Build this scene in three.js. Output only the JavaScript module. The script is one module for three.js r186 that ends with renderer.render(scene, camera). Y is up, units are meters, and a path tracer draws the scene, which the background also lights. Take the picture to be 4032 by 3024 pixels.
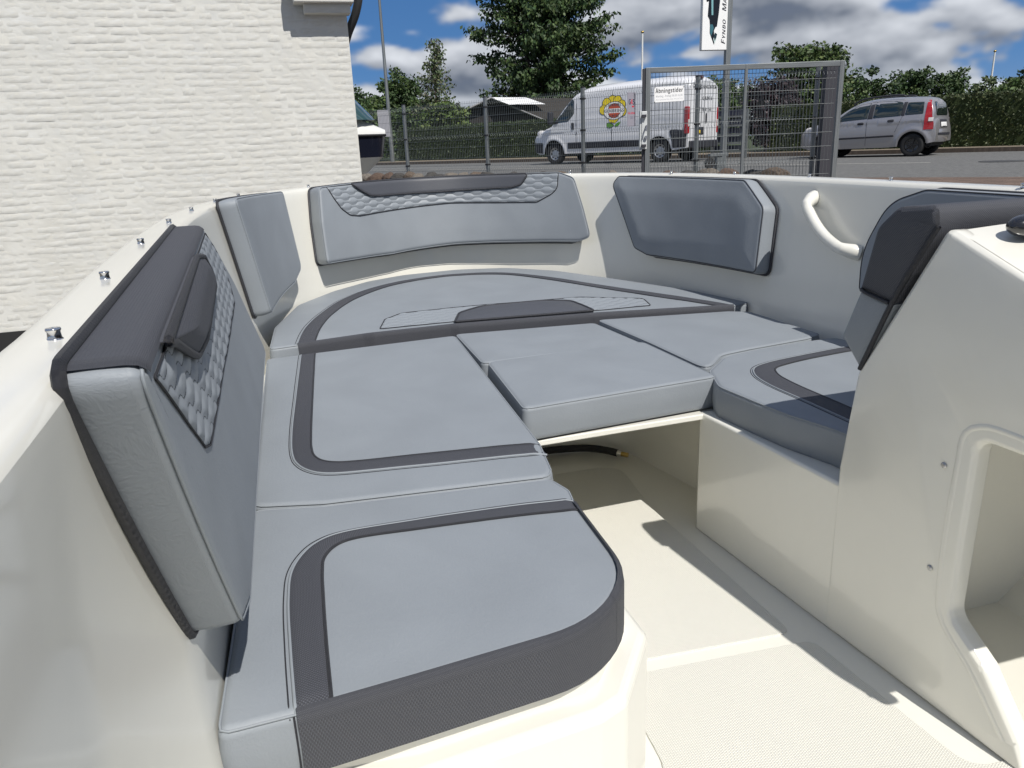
import * as THREE from 'three';
import { mergeGeometries, mergeVertices, toCreasedNormals } from 'three/addons/utils/BufferGeometryUtils.js';
import { RoundedBoxGeometry } from 'three/addons/geometries/RoundedBoxGeometry.js';
import { ImprovedNoise } from 'three/addons/math/ImprovedNoise.js';

// ---------------------------------------------------------------- camera, sky, sun, exposure
const EYE = 1.8;                       // eye height over the yard
const scene = new THREE.Scene();
const camera = new THREE.PerspectiveCamera(53.08, 4 / 3, 0.05, 600);
camera.position.set(0, EYE, 0);
camera.rotation.order = 'YXZ';
camera.rotation.set(THREE.MathUtils.degToRad(-17.3), 0, THREE.MathUtils.degToRad(-2.4));
const renderer = new THREE.WebGLRenderer({ antialias: true });
renderer.toneMapping = THREE.LinearToneMapping;
renderer.toneMappingExposure = 1.0;
renderer.shadowMap.enabled = true;
renderer.shadowMap.type = THREE.PCFSoftShadowMap;
const noise = new ImprovedNoise();
const fbm = (x, y, z, n) => { let s = 0, a = 0.5, t = 0; for (let i = 0; i < n; i++) { s += a * noise.noise(x, y, z); t += a; x = x * 2.03 + 11.3; y = y * 2.03 + 4.7; z = z * 2.03 + 1.9; a *= 0.5; } return s / t; };
const smooth = (a, b, x) => { const t = Math.min(1, Math.max(0, (x - a) / (b - a))); return t * t * (3 - 2 * t); };
const lerp = (a, b, t) => a + (b - a) * t;
const SUN = new THREE.Vector3(0.382, 1.0, 0.62).normalize();
{ // sky: blue air with broken cumulus and stratocumulus all round
  const W = 2048, H = 1024, d = new Float32Array(W * H * 4);
  const dens = (az, el) => {
    const t = Math.tan(Math.max(el, 0.004)) + 0.045, r = 0.62 / t, x = Math.sin(az) * r, y = Math.cos(az) * r;
    const warp = 0.35 * noise.noise(x * 0.7, y * 0.7, 7.7);
    return 0.6 * fbm(x * 0.55 + warp, y * 0.55 + el * 6, 3.1 + el * 5, 6) + 0.75 * fbm(az * 6.5 + 0.6 * warp, el * 15 + 0.4 * warp, 9.4, 6);
  };
  for (let j = 0; j < H; j++) {
    const el = (j + 0.5 - H / 2) / H * Math.PI, up = Math.max(0, Math.sin(el));
    const g = Math.pow(1 - up, 5), air = [lerp(0.028, 0.13, g), lerp(0.11, 0.30, g), lerp(0.33, 0.58, g)];
    for (let i = 0; i < W; i++) {
      const az = ((i + 0.5) / W - 0.5) * 2 * Math.PI, k = (j * W + i) * 4;
      let c = air;
      if (el > -0.02) {
        const e = Math.max(el, 0.002), q = dens(az, e), cover = smooth(-0.05, 0.05, q + 0.15 * smooth(0.5, 0.02, e) + 0.02);
        const step = 0.012 + e * 0.05, lit = Math.max(-1, Math.min(1, (q - dens(az + step * 0.4, e + step)) * 4.2));
        const thick = smooth(-0.12, 0.34, q), b = Math.max(0, Math.min(1, 0.5 + 0.5 * lit - 0.46 * thick + 0.3 * fbm(az * 34, e * 80, 5.5, 4)));
        const w = [lerp(0.13, 0.76, b), lerp(0.155, 0.79, b), lerp(0.205, 0.84, b)];
        c = [0, 1, 2].map((n) => lerp(air[n], w[n], cover * 0.97));
        const hz = smooth(0.09, 0.0, e) * 0.35; c = c.map((v, n) => lerp(v, [0.31, 0.37, 0.45][n], hz));
      }
      d[k] = c[0]; d[k + 1] = c[1]; d[k + 2] = c[2]; d[k + 3] = 1;
    }
  }
  const t = new THREE.DataTexture(d, W, H, THREE.RGBAFormat, THREE.FloatType);
  t.mapping = THREE.EquirectangularReflectionMapping; t.magFilter = THREE.LinearFilter; t.minFilter = THREE.LinearFilter; t.wrapS = THREE.RepeatWrapping;
  t.colorSpace = THREE.LinearSRGBColorSpace; t.needsUpdate = true;
  scene.background = t; scene.environment = t;
}
const sun = new THREE.DirectionalLight(new THREE.Color(1.0, 0.962, 0.905), 4.8);
sun.position.copy(SUN).multiplyScalar(60); sun.target.position.set(0, 0, -12);
sun.position.add(sun.target.position); sun.castShadow = true; sun.shadow.mapSize.set(4096, 4096);
Object.assign(sun.shadow.camera, { left: -35, right: 35, top: 35, bottom: -35, near: 1, far: 140 });
sun.shadow.radius = 1;
scene.add(sun, sun.target);

// ---------------------------------------------------------------- helpers
let seed = 20240611;
const rnd = () => { seed = (seed + 0x6d2b79f5) | 0; let t = Math.imul(seed ^ (seed >>> 15), 1 | seed); t = (t + Math.imul(t ^ (t >>> 7), 61 | t)) ^ t; return ((t ^ (t >>> 14)) >>> 0) / 4294967296; };
const rr = (a, b) => a + (b - a) * rnd();
const V = (x, y, z) => new THREE.Vector3(x, y, z);
const lin = (r, g, b) => new THREE.Color().setRGB(r, g, b);
const used = {};
const numbered = (n) => { const k = used[n] = (used[n] ?? -1) + 1; return k ? n + '_' + String(k).padStart(3, '0') : n; };
const tag = (o, label, category, group, kind) => { if (label) o.userData.label = label; if (category) o.userData.category = category; if (group) o.userData.group = group; if (kind) o.userData.kind = kind; return o; };
function mesh(name, geo, mat, parent) {
  const m = new THREE.Mesh(Array.isArray(geo) ? merge(geo) : geo, mat); m.name = parent ? name : numbered(name);
  m.castShadow = m.receiveShadow = true; (parent || scene).add(m); return m;
}
function thing(name, label, category, pos = [0, 0, 0], turn = 0, group) {
  const g = new THREE.Group(); g.name = numbered(name); g.position.set(...pos); g.rotation.y = turn; scene.add(g); return tag(g, label, category, group);
}
const clean = (g) => { let q = g.index ? g.toNonIndexed() : g; if (!q.attributes.uv) q.setAttribute('uv', new THREE.BufferAttribute(new Float32Array(q.attributes.position.count * 2), 2)); if (!q.attributes.normal) q.computeVertexNormals(); for (const k of Object.keys(q.attributes)) if (!['position', 'normal', 'uv', 'color'].includes(k)) q.deleteAttribute(k); return q; };
const merge = (list) => { const c = list.map(clean); const col = c.some((g) => g.attributes.color); if (!col) return mergeGeometries(c, false); for (const g of c) if (!g.attributes.color) g.setAttribute('color', new THREE.BufferAttribute(new Float32Array(g.attributes.position.count * 3).fill(1), 3)); return mergeGeometries(c, false); };
const box = (w, h, d, x = 0, y = 0, z = 0, r = 0) => (r ? new RoundedBoxGeometry(w, h, d, 2, r) : new THREE.BoxGeometry(w, h, d)).translate(x, y, z);
const rod = (a, b, r, n = 8) => { const A = V(...a), B = V(...b), g = new THREE.CylinderGeometry(r, r, A.distanceTo(B), n); g.applyQuaternion(new THREE.Quaternion().setFromUnitVectors(V(0, 1, 0), B.clone().sub(A).normalize())); return g.translate((A.x + B.x) / 2, (A.y + B.y) / 2, (A.z + B.z) / 2); };
const tube = (pts, r, n = 8, seg, closed = false) => new THREE.TubeGeometry(new THREE.CatmullRomCurve3(pts.map((p) => p.isVector3 ? p : V(...p)), closed, 'centripetal'), seg || pts.length * 3, r, n, closed);
function grid(nu, nv, fn, uvf, closeU = false) {                        // a sheet of nu x nv cells
  const pos = [], uv = [], idx = [];
  for (let j = 0; j <= nv; j++) for (let i = 0; i <= nu; i++) { const p = fn(i / nu, j / nv, i, j); pos.push(p.x, p.y, p.z); const t = uvf ? uvf(i / nu, j / nv, p) : [i / nu, j / nv]; uv.push(t[0], t[1]); }
  for (let j = 0; j < nv; j++) for (let i = 0; i < nu; i++) { const a = j * (nu + 1) + i, b = a + 1, c = a + nu + 1, e = c + 1; idx.push(a, b, e, a, e, c); }
  const g = new THREE.BufferGeometry(); g.setAttribute('position', new THREE.Float32BufferAttribute(pos, 3)); g.setAttribute('uv', new THREE.Float32BufferAttribute(uv, 2)); g.setIndex(idx); g.computeVertexNormals(); return g;
}
// rounded polygon: [x, y, radius]
function roundPoly(pts, seg = 6, maxLen = 0.05) {
  const n = pts.length, out = [];
  for (let i = 0; i < n; i++) {
    const p = pts[(i + n - 1) % n], c = pts[i], q = pts[(i + 1) % n], r = c[2] || 0;
    if (!r) { out.push([c[0], c[1]]); continue; }
    const l1 = Math.hypot(p[0] - c[0], p[1] - c[1]), l2 = Math.hypot(q[0] - c[0], q[1] - c[1]);
    const a = [(p[0] - c[0]) / l1, (p[1] - c[1]) / l1], b = [(q[0] - c[0]) / l2, (q[1] - c[1]) / l2];
    const ang = Math.acos(Math.max(-1, Math.min(1, a[0] * b[0] + a[1] * b[1])));
    const d = Math.min(r / Math.tan(ang / 2), l1 * 0.49, l2 * 0.49);
    for (let k = 0; k <= seg; k++) { const t = k / seg, u = 1 - t; out.push([c[0] + d * (a[0] * u * u + b[0] * t * t), c[1] + d * (a[1] * u * u + b[1] * t * t)]); }
  }
  return resample(out, maxLen);
}
function resample(P, maxLen, closed = true) {
  const out = [];
  for (let i = 0; i < P.length - (closed ? 0 : 1); i++) { const a = P[i], b = P[(i + 1) % P.length], l = Math.hypot(a[0] - b[0], a[1] - b[1]); if (l < 1e-6) continue; const k = Math.max(1, Math.ceil(l / maxLen)); for (let j = 0; j < k; j++) out.push([lerp(a[0], b[0], j / k), lerp(a[1], b[1], j / k)]); }
  if (!closed) out.push(P[P.length - 1]);
  return out;
}
function smoothPath(pts, n = 40) { const c = new THREE.CatmullRomCurve3(pts.map((p) => V(p[0], p[1], 0)), false, 'centripetal'); return c.getSpacedPoints(n).map((p) => [p.x, p.y]); }
const area2 = (P) => P.reduce((s, p, i) => { const q = P[(i + 1) % P.length]; return s + p[0] * q[1] - q[0] * p[1]; }, 0);
function polyDist(x, y, P) {
  let best = 1e9;
  for (let i = 0; i < P.length; i++) { const a = P[i], b = P[(i + 1) % P.length], dx = b[0] - a[0], dy = b[1] - a[1], t = Math.max(0, Math.min(1, ((x - a[0]) * dx + (y - a[1]) * dy) / (dx * dx + dy * dy || 1))); const d = (x - a[0] - t * dx) ** 2 + (y - a[1] - t * dy) ** 2; if (d < best) best = d; }
  return Math.sqrt(best);
}
// upholstered pad: outline P (x, y in metres), map(x, y, off) -> Vector3
function pad(map, P, o) {
  if (area2(P) < 0) P = P.slice().reverse();
  const { t, r = 0.016, puff = 0.008, pw = 0.1, rings = 9, wav = 0 } = o, n = P.length;
  const nor = P.map((p, i) => { const a = P[(i + n - 1) % n], b = P[(i + 1) % n]; let dx = b[0] - a[0], dy = b[1] - a[1]; const l = Math.hypot(dx, dy) || 1; return [dy / l, -dx / l]; });
  const xs = P.map((p) => p[0]), ys = P.map((p) => p[1]), x0 = Math.min(...xs), x1 = Math.max(...xs), y0 = Math.min(...ys), y1 = Math.max(...ys), w = x1 - x0, h = y1 - y0;
  const m = Math.min(w, h) * 0.42, sp = w > h ? [[x0 + m, (y0 + y1) / 2], [x1 - m, (y0 + y1) / 2]] : [[(x0 + x1) / 2, y0 + m], [(x0 + x1) / 2, y1 - m]];
  if (o.spine) { sp[0] = o.spine[0]; sp[1] = o.spine[1]; }
  const off = (x, y) => { const d = polyDist(x, y, P); const e = d < r ? r - Math.sqrt(Math.max(0, r * r - (r - d) ** 2)) : 0; return t - e + puff * smooth(0, pw, d) + wav * noise.noise(x * 7 + t * 40, y * 7, x0 * 9 + y0 * 5) * smooth(0, 0.05, d); };
  const inset = (d) => { let A = P.map((p, i) => [p[0] - nor[i][0] * d, p[1] - nor[i][1] * d]); for (let it = 0; it < 12; it++) { let bad = false; for (let i = 0; i < n; i++) { const j = (i + 1) % n; if ((A[j][0] - A[i][0]) * (P[j][0] - P[i][0]) + (A[j][1] - A[i][1]) * (P[j][1] - P[i][1]) < 1e-9) { const m = [(A[i][0] + A[j][0]) / 2, (A[i][1] + A[j][1]) / 2], e = [(P[j][0] - P[i][0]) * .02, (P[j][1] - P[i][1]) * .02]; A[i] = [m[0] - e[0], m[1] - e[1]]; A[j] = [m[0] + e[0], m[1] + e[1]]; bad = true; } } if (!bad) break; } return A; };
  const pos = [], uv = [], idx = [];
  const row = (list) => { for (const q of list) { const p = map(q[0], q[1], q[2]); pos.push(p.x, p.y, p.z); uv.push(q[3], q[4]); } };
  const sides = [[-0.006, 0.0], [-0.001, 0.006], [0, 0.016], ...[0.25, 0.5, 0.75].map((f) => [(o.bulge || 0) * Math.sin(f * Math.PI), lerp(0.016, t - r, f)]), [0, t - r]];
  for (const [ins, of] of sides) row(P.map((p, i) => [p[0] + nor[i][0] * ins, p[1] + nor[i][1] * ins, of, p[0] + nor[i][0] * (t - of), p[1] + nor[i][1] * (t - of)]));
  const ed = [0.12, 0.3, 0.55, 0.8, 1].map((f) => r * (1 - Math.cos(f * Math.PI / 2)) );
  for (const d of ed) row(inset(d).map(([x, y]) => { const e = r - Math.sqrt(Math.max(0, r * r - (r - d) ** 2)); return [x, y, t - e + puff * smooth(0, pw, d), x, y]; }));
  const dir = [sp[1][0] - sp[0][0], sp[1][1] - sp[0][1]], L2 = dir[0] ** 2 + dir[1] ** 2 || 1;
  const AR = inset(r), pu = AR.map((a) => ((a[0] - sp[0][0]) * dir[0] + (a[1] - sp[0][1]) * dir[1]) / L2);
  for (let k = 1; k <= rings; k++) {
    const f = Math.pow(k / rings, 1.15);
    row(AR.map((a, i) => { const u = Math.max(0, Math.min(1, ((a[0] - sp[0][0]) * dir[0] + (a[1] - sp[0][1]) * dir[1]) / L2)); const c = [sp[0][0] + dir[0] * u, sp[0][1] + dir[1] * u]; const x = lerp(a[0], c[0], f), y = lerp(a[1], c[1], f); return [x, y, off(x, y), x, y]; }));
  }
  const R = sides.length + ed.length + rings;
  for (let j = 0; j < R - 1; j++) for (let i = 0; i < n; i++) { const a = j * n + i, b = j * n + (i + 1) % n, c = a + n, e = b + n; idx.push(a, b, e, a, e, c); }
  const g = new THREE.BufferGeometry(); g.setAttribute('position', new THREE.Float32BufferAttribute(pos, 3)); g.setAttribute('uv', new THREE.Float32BufferAttribute(uv, 2)); g.setIndex(idx); g.computeVertexNormals();
  { const N = g.attributes.normal, e = 0.012, base = (sides.length + ed.length) * n, at = (x, y) => map(x, y, off(x, y)); for (let k = base; k < N.count; k++) { const x = uv[k * 2], y = uv[k * 2 + 1], d = polyDist(x, y, P); if (d < 0.02) continue; const q = at(x + e, y).sub(at(x - e, y)).cross(at(x, y + e).sub(at(x, y - e))).normalize(); N.setXYZ(k, q.x, q.y, q.z); } }
  return { geo: g, off, P, nor };
}
// flat or curved inlay panel following a surface: outline P, height fn off(x, y) + lift
function inlay(map, P, off, lift, o = {}) {
  if (area2(P) < 0) P = P.slice().reverse();
  const n = P.length, rings = o.rings || 4, cx = P.reduce((s, p) => s + p[0], 0) / n, cy = P.reduce((s, p) => s + p[1], 0) / n, pos = [], uv = [], idx = [];
  const sp = o.spine || [[cx, cy], [cx, cy]], dir = [sp[1][0] - sp[0][0], sp[1][1] - sp[0][1]], L2 = dir[0] ** 2 + dir[1] ** 2;
  const put = (x, y, l) => { const p = map(x, y, off(x, y) + l); pos.push(p.x, p.y, p.z); uv.push(x, y); };
  for (const p of P) put(p[0], p[1], o.sink ?? -0.004);
  for (let k = 0; k <= rings; k++) { const f = k === 0 ? 0.0 : k / rings; for (const p of P) { const u = L2 ? Math.max(0, Math.min(1, ((p[0] - sp[0][0]) * dir[0] + (p[1] - sp[0][1]) * dir[1]) / L2)) : 0; put(lerp(p[0], sp[0][0] + dir[0] * u, f * 0.999), lerp(p[1], sp[0][1] + dir[1] * u, f * 0.999), lift * (k ? 1 : 0.7) + (o.puff || 0) * smooth(0, 0.6, f)); } }
  for (let j = 0; j < rings + 1; j++) for (let i = 0; i < n; i++) { const a = j * n + i, b = j * n + (i + 1) % n, c = a + n, e = b + n; idx.push(a, b, e, a, e, c); }
  const g = new THREE.BufferGeometry(); g.setAttribute('position', new THREE.Float32BufferAttribute(pos, 3)); g.setAttribute('uv', new THREE.Float32BufferAttribute(uv, 2)); g.setIndex(idx); g.computeVertexNormals(); return g;
}
// strip between two paths a and b (same count) lying on a surface
function strip(map, a, b, off, lift, cells = 4) {
  const n = a.length - 1;
  return grid(n, cells + 2, (u, v, i, j) => { const e = j === 0 || j === cells + 2, f = Math.max(0, Math.min(1, (j - 1) / cells)); const x = lerp(a[i][0], b[i][0], f), y = lerp(a[i][1], b[i][1], f); return map(x, y, off(x, y) + (e ? -0.003 : lift)); }, (u, v, p) => [0, 0]);
}
function stripUV(g, a, b, cells = 4) { const uv = g.attributes.uv, n = a.length; let s = 0; const L = a.map((p, i) => (i ? s += Math.hypot((p[0] + b[i][0] - a[i - 1][0] - b[i - 1][0]) / 2, (p[1] + b[i][1] - a[i - 1][1] - b[i - 1][1]) / 2) : 0)); for (let j = 0; j <= cells + 2; j++) for (let i = 0; i < n; i++) uv.setXY(j * n + i, L[i], Math.hypot(a[i][0] - b[i][0], a[i][1] - b[i][1]) * Math.max(0, Math.min(1, (j - 1) / cells))); return g; }
const edgeTube = (map, P, off, r, closed = true) => { const pts = P.map((p) => map(p[0], p[1], typeof off === 'function' ? off(p[0], p[1]) : off)); return new THREE.TubeGeometry(new THREE.CatmullRomCurve3(pts, closed, 'centripetal'), Math.max(24, P.length * 2), r, 6, closed); };
function dataTex(w, h, fn, rep = [1, 1], srgb = false) {
  const d = new Uint8Array(w * h * 4);
  for (let j = 0; j < h; j++) for (let i = 0; i < w; i++) { const c = fn(i / w, j / h, i, j), k = (j * w + i) * 4; if (Array.isArray(c)) { d[k] = c[0]; d[k + 1] = c[1]; d[k + 2] = c[2]; } else d[k] = d[k + 1] = d[k + 2] = Math.max(0, Math.min(255, c * 255)); d[k + 3] = 255; }
  const t = new THREE.DataTexture(d, w, h); t.wrapS = t.wrapT = THREE.RepeatWrapping; t.magFilter = THREE.LinearFilter; t.minFilter = THREE.LinearMipmapLinearFilter; t.generateMipmaps = true; t.repeat.set(...rep); if (srgb) t.colorSpace = THREE.SRGBColorSpace; t.needsUpdate = true; return t;
}
const tileNoise = (u, v, f, z, n = 4) => { let s = 0, a = 0.5; for (let k = 0; k < n; k++) { const U = u * 2 * Math.PI, W2 = v * 2 * Math.PI, R = f / 6.283; s += a * noise.noise(Math.cos(U) * R + Math.sin(W2) * R * 0.7 + z, Math.sin(U) * R + z * 2.1, Math.cos(W2) * R + 3.3 * z); f *= 2; a *= 0.5; z += 5.3; } return s; };
function canvasTex(w, h, draw) { const c = document.createElement('canvas'); c.width = w; c.height = h; const x = c.getContext('2d'); draw(x, w, h); const t = new THREE.CanvasTexture(c); t.colorSpace = THREE.SRGBColorSpace; t.magFilter = THREE.LinearFilter; t.anisotropy = 8; return t; }

// ---------------------------------------------------------------- materials
const grain = dataTex(256, 256, (u, v) => 0.5 + 0.55 * tileNoise(u, v, 26, 1.3, 4), [9, 9]);
const weave = dataTex(128, 128, (u, v) => { const n = 8, a = u * n, b = v * n, i = Math.floor(a), j = Math.floor(b), over = (i + j) % 2, x = a - i - 0.5, y = b - j - 0.5; return over ? 0.35 + 0.65 * Math.cos(x * 2.6) * (1 - 0.3 * y * y) : 0.3 + 0.6 * Math.cos(y * 2.6) * (1 - 0.3 * x * x); }, [46, 46]);
const weaveTint = dataTex(128, 128, (u, v) => { const n = 8, a = u * n, b = v * n, over = (Math.floor(a) + Math.floor(b)) % 2; const t = 185 + 55 * over + 30 * tileNoise(u, v, 20, 2.2, 2); return [t, t, t]; }, [46, 46], true);
const skid = dataTex(128, 128, (u, v) => { const n = 8, a = u * n, b = v * n + (Math.floor(a) % 2) * 0.5, x = a - Math.floor(a) - 0.5, y = b - Math.floor(b) - 0.5; return smooth(0.46, 0.3, Math.max(Math.abs(x), Math.abs(y))); }, [24, 24]);
const M = {};
const std = (o) => new THREE.MeshStandardMaterial(o), phy = (o) => new THREE.MeshPhysicalMaterial(o);
const vinylTint = dataTex(256, 256, (u, v) => { const t = 238 + 12 * tileNoise(u, v, 5, 4.2, 5); return [t, t * 1.0, t + 1]; }, [1.1, 1.1], true);
M.vinyl = std({ color: lin(0.268, 0.294, 0.318), roughness: 0.56, bumpMap: grain, bumpScale: 0.0005, map: vinylTint });
M.mesh = std({ color: lin(0.082, 0.086, 0.102), roughness: 0.62, bumpMap: weave, bumpScale: 0.0012, map: weaveTint });
M.darkVinyl = std({ color: lin(0.066, 0.07, 0.082), roughness: 0.5, bumpMap: grain, bumpScale: 0.0005 });
M.piping = std({ color: lin(0.03, 0.031, 0.037), roughness: 0.5, bumpMap: weave, bumpScale: 0.001 });
M.greyPiping = std({ color: lin(0.235, 0.258, 0.28), roughness: 0.6 });
M.thread = std({ color: lin(0.018, 0.019, 0.024), roughness: 0.8 });
const gelTint = dataTex(256, 256, (u, v) => { const t = 248 + 6 * tileNoise(u, v, 4, 8.2, 5); return [t, t, t - 1]; }, [0.6, 0.6], true);
M.gel = phy({ color: lin(0.80, 0.785, 0.715), roughness: 0.28, clearcoat: .8, clearcoatRoughness: 0.1, map: gelTint });
M.skid = std({ color: lin(0.80, 0.785, 0.715), roughness: 0.55, bumpMap: skid, bumpScale: 0.0012, map: gelTint });
M.ochre = std({ color: lin(0.50, 0.40, 0.19), roughness: 0.6, map: gelTint });
M.chrome = std({ color: lin(0.75, 0.74, 0.72), roughness: 0.12, metalness: 1 });
M.steel = std({ color: lin(0.5, 0.5, 0.5), roughness: 0.35, metalness: 0.9 });
M.black = phy({ color: lin(0.012, 0.012, 0.014), roughness: 0.2, clearcoat: 0.8, clearcoatRoughness: 0.05 });
M.rubber = std({ color: lin(0.018, 0.018, 0.019), roughness: 0.75 });
M.brass = std({ color: lin(0.55, 0.38, 0.12), roughness: 0.3, metalness: 0.8 });

// ---------------------------------------------------------------- the boat: x = starboard, y = up from the cockpit floor, z = aft
const PSI = THREE.MathUtils.degToRad(15.7), FLOOR = EYE - 1.28;
const BPOS = V(0.9 * Math.cos(PSI), FLOOR, -0.9 * Math.sin(PSI));
function bthing(name, label, category, group) { return thing(name, label, category, BPOS.toArray(), PSI, group); }
function rebase(g) {                                                    // moves a group's origin to the base of what it holds
  const b = new THREE.Box3(); for (const c of g.children) { c.geometry.computeBoundingBox(); b.union(c.geometry.boundingBox.clone().translate(c.position)); }
  const o = V((b.min.x + b.max.x) / 2, b.min.y, (b.min.z + b.max.z) / 2); for (const c of g.children) c.position.sub(o); g.position.add(o.applyQuaternion(g.quaternion)); return g;
}
const GC = [[-.6, 1.06], [.3, 1.09], [.66, 1.10], [.95, 1.11], [1.6, 1.15], [2.4, 1.18], [3.0, 1.18], [3.5, 1.13], [3.9, 1.04], [4.2, .92], [4.5, .72], [4.72, .45], [4.85, .2], [4.88, 0]];
const SC = [[-.6, 1.12], [.3, 1.135], [.66, 1.14], [.95, 1.075], [1.6, 1.08], [2.4, 1.10], [3.0, 1.09], [3.4, 1.05], [3.75, .975], [4.05, .86], [4.35, .67], [4.6, .43], [4.73, .2], [4.77, 0]];
const full = (C) => [...C.map(([a, s]) => [-s, -a]), ...C.slice(0, -1).reverse().map(([a, s]) => [s, -a])];
const GF = full(GC), SF = full(SC), NC = GF.length;
function crv(C, u) {
  const t = u * (NC - 1), i = Math.min(Math.max(Math.floor(t), 0), NC - 2), w = t - i; if (i < 3 || i >= NC - 4) return [lerp(C[i][0], C[i + 1][0], w), lerp(C[i][1], C[i + 1][1], w)];
  const P = [-1, 0, 1, 2].map((k) => C[Math.min(Math.max(i + k, 0), NC - 1)]);
  return [0, 1].map((n) => { const [p, q, r, s] = P.map((z) => z[n]); return 0.5 * (2 * q + (r - p) * w + (2 * p - 5 * q + 4 * r - s) * w * w + (3 * q - p - 3 * r + s) * w ** 3); });
}
const YS = 0.5, YG = 1.09;
function hullAt(u, v, off = 0) {
  const P = (a, b) => { const s = crv(SF, a), g = crv(GF, a); return V(s[0] + (g[0] - s[0]) * b, YS + (YG - YS) * b, s[1] + (g[1] - s[1]) * b); };
  const p = P(u, v); if (!off) return p;
  const e = 1e-3, n = P(u + e, v).sub(P(u - e, v)).cross(P(u, v + e).sub(P(u, v - e))).normalize();
  if (n.dot(V(0, 0.8, -1.5).sub(p)) < 0) n.negate();
  return p.addScaledVector(n, off);
}
const arcT = [0]; for (let k = 1; k <= 800; k++) arcT.push(arcT[k - 1] + hullAt(k / 800, 0.6).distanceTo(hullAt((k - 1) / 800, 0.6)));
const u2x = (u) => { const t = Math.max(0, Math.min(799.999, u * 800)), i = Math.floor(t); return lerp(arcT[i], arcT[i + 1], t - i); };
const x2u = (x) => { let a = 0, b = 800; while (b - a > 1) { const m = (a + b) >> 1; if (arcT[m] > x) b = m; else a = m; } return (a + (x - arcT[a]) / (arcT[b] - arcT[a])) / 800; };
const VH = 0.6;
const hullMap = (x, y, off) => hullAt(x2u(x), y / VH, off);
const UV = (pts) => pts.map(([u, v, r]) => [u2x(u), v * VH, r || 0]);
const flat = (base) => (x, y, off) => V(x, base + off, -y);

const toSmooth = (g) => { g.deleteAttribute('normal'); g.deleteAttribute('uv'); return smoothNormals(g); };
function smoothNormals(g) { const q = g.index ? g.toNonIndexed() : g, m = toCreasedNormals(q, 0.7); m.setAttribute('uv', new THREE.BufferAttribute(new Float32Array(m.attributes.position.count * 2), 2)); return m; }
// hull with its inner liner, gunwale and outer skin
const boat = bthing('motorboat', 'cream fibreglass open-bow motorboat with grey bow seats, seen from inside', 'boat');
{
  const NU = 260, prof = [];
  const col = (u) => {
    const e = 2e-3, a = crv(GF, u - e), b = crv(GF, u + e), tl = Math.hypot(b[0] - a[0], b[1] - a[1]) || 1, n = [-(b[1] - a[1]) / tl * -1, (b[0] - a[0]) / tl * -1];
    const c = crv(GF, u), sgn = (n[0] * c[0] + n[1] * (c[1] + 1.5)) < 0 ? -1 : 1; n[0] *= sgn; n[1] *= sgn;
    const at = (o, y) => V(c[0] + n[0] * o, y, c[1] + n[1] * o);
    const inner = [-0.86, -0.5, -0.16, 0, 0.1, 0.2, 0.3, 0.4, 0.5, 0.6, 0.7, 0.8, 0.9, 0.96].map((v) => hullAt(u, v));
    const lip = [[0.002, 1.082], [0.007, 1.091], [0.016, 1.097], [0.03, 1.1], [0.055, 1.101], [0.075, 1.1], [0.09, 1.096], [0.1, 1.087], [0.104, 1.072]].map(([o, y]) => at(o, y));
    const out = [[0.106, 1.03], [0.112, 1.02], [0.112, 1.0], [0.104, 0.99], [0.08, 0.75], [0.02, 0.45], [-0.1, 0.15], [-0.3, -0.05], [-0.55, -0.18]].map(([o, y]) => at(o, y));
    return { inner: [...inner, ...lip.slice(0, 1)], lip, out: [lip[8], ...out] };
  };
  const cols = []; for (let i = 0; i <= NU; i++) cols.push(col(i / NU));
  const sheet = (key) => { const m = cols[0][key].length - 1; return grid(NU, m, (u, v, i, j) => cols[i][key][j], (u, v, p) => [u2x(u), p.y]); };
  mesh('inner_liner', sheet('inner'), M.gel, boat);
  mesh('gunwale', sheet('lip'), M.gel, boat);
  mesh('outer_hull', sheet('out'), M.gel, boat);
  // snap studs along the gunwale
  const stud = new THREE.LatheGeometry([[0, 0.0125], [0.0045, 0.013], [0.0075, 0.0125], [0.008, 0.0105], [0.0068, 0.0085], [0.0072, 0.002], [0.0085, 0.0005], [0.009, 0]].map(([x, y]) => new THREE.Vector2(x, y)), 20);
  for (const [x, z] of [[-1.151, -.91], [-1.186, -1.362], [-1.214, -1.906], [-1.224, -2.482], [-1.212, -3.008], [-1.168, -3.523], [-1.09, -3.88], [-.75, -4.52], [.78, -4.5], [1.09, -3.80], [1.195, -3.36], [1.226, -2.84], [1.224, -2.375], [1.18, -1.8], [1.13, -1.2]]) { const m = mesh('snap_stud', stud, M.chrome, boat); m.position.set(x, 1.1, z); }
}
function prism(pts, y0, y1, bev = 0.015, seg = 6) {                     // plan outline [s, a, r] raised from y0 to y1
  const P = roundPoly(pts, seg, 0.2), s = new THREE.Shape(P.map((p) => new THREE.Vector2(p[0], p[1])));
  const g = new THREE.ExtrudeGeometry(s, { depth: y1 - y0 - bev * 2, bevelEnabled: bev > 0, bevelThickness: bev, bevelSize: bev, bevelOffset: -bev, bevelSegments: 4, curveSegments: 4 });
  return g.translate(0, 0, y0 + bev).rotateX(-Math.PI / 2);
}
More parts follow.
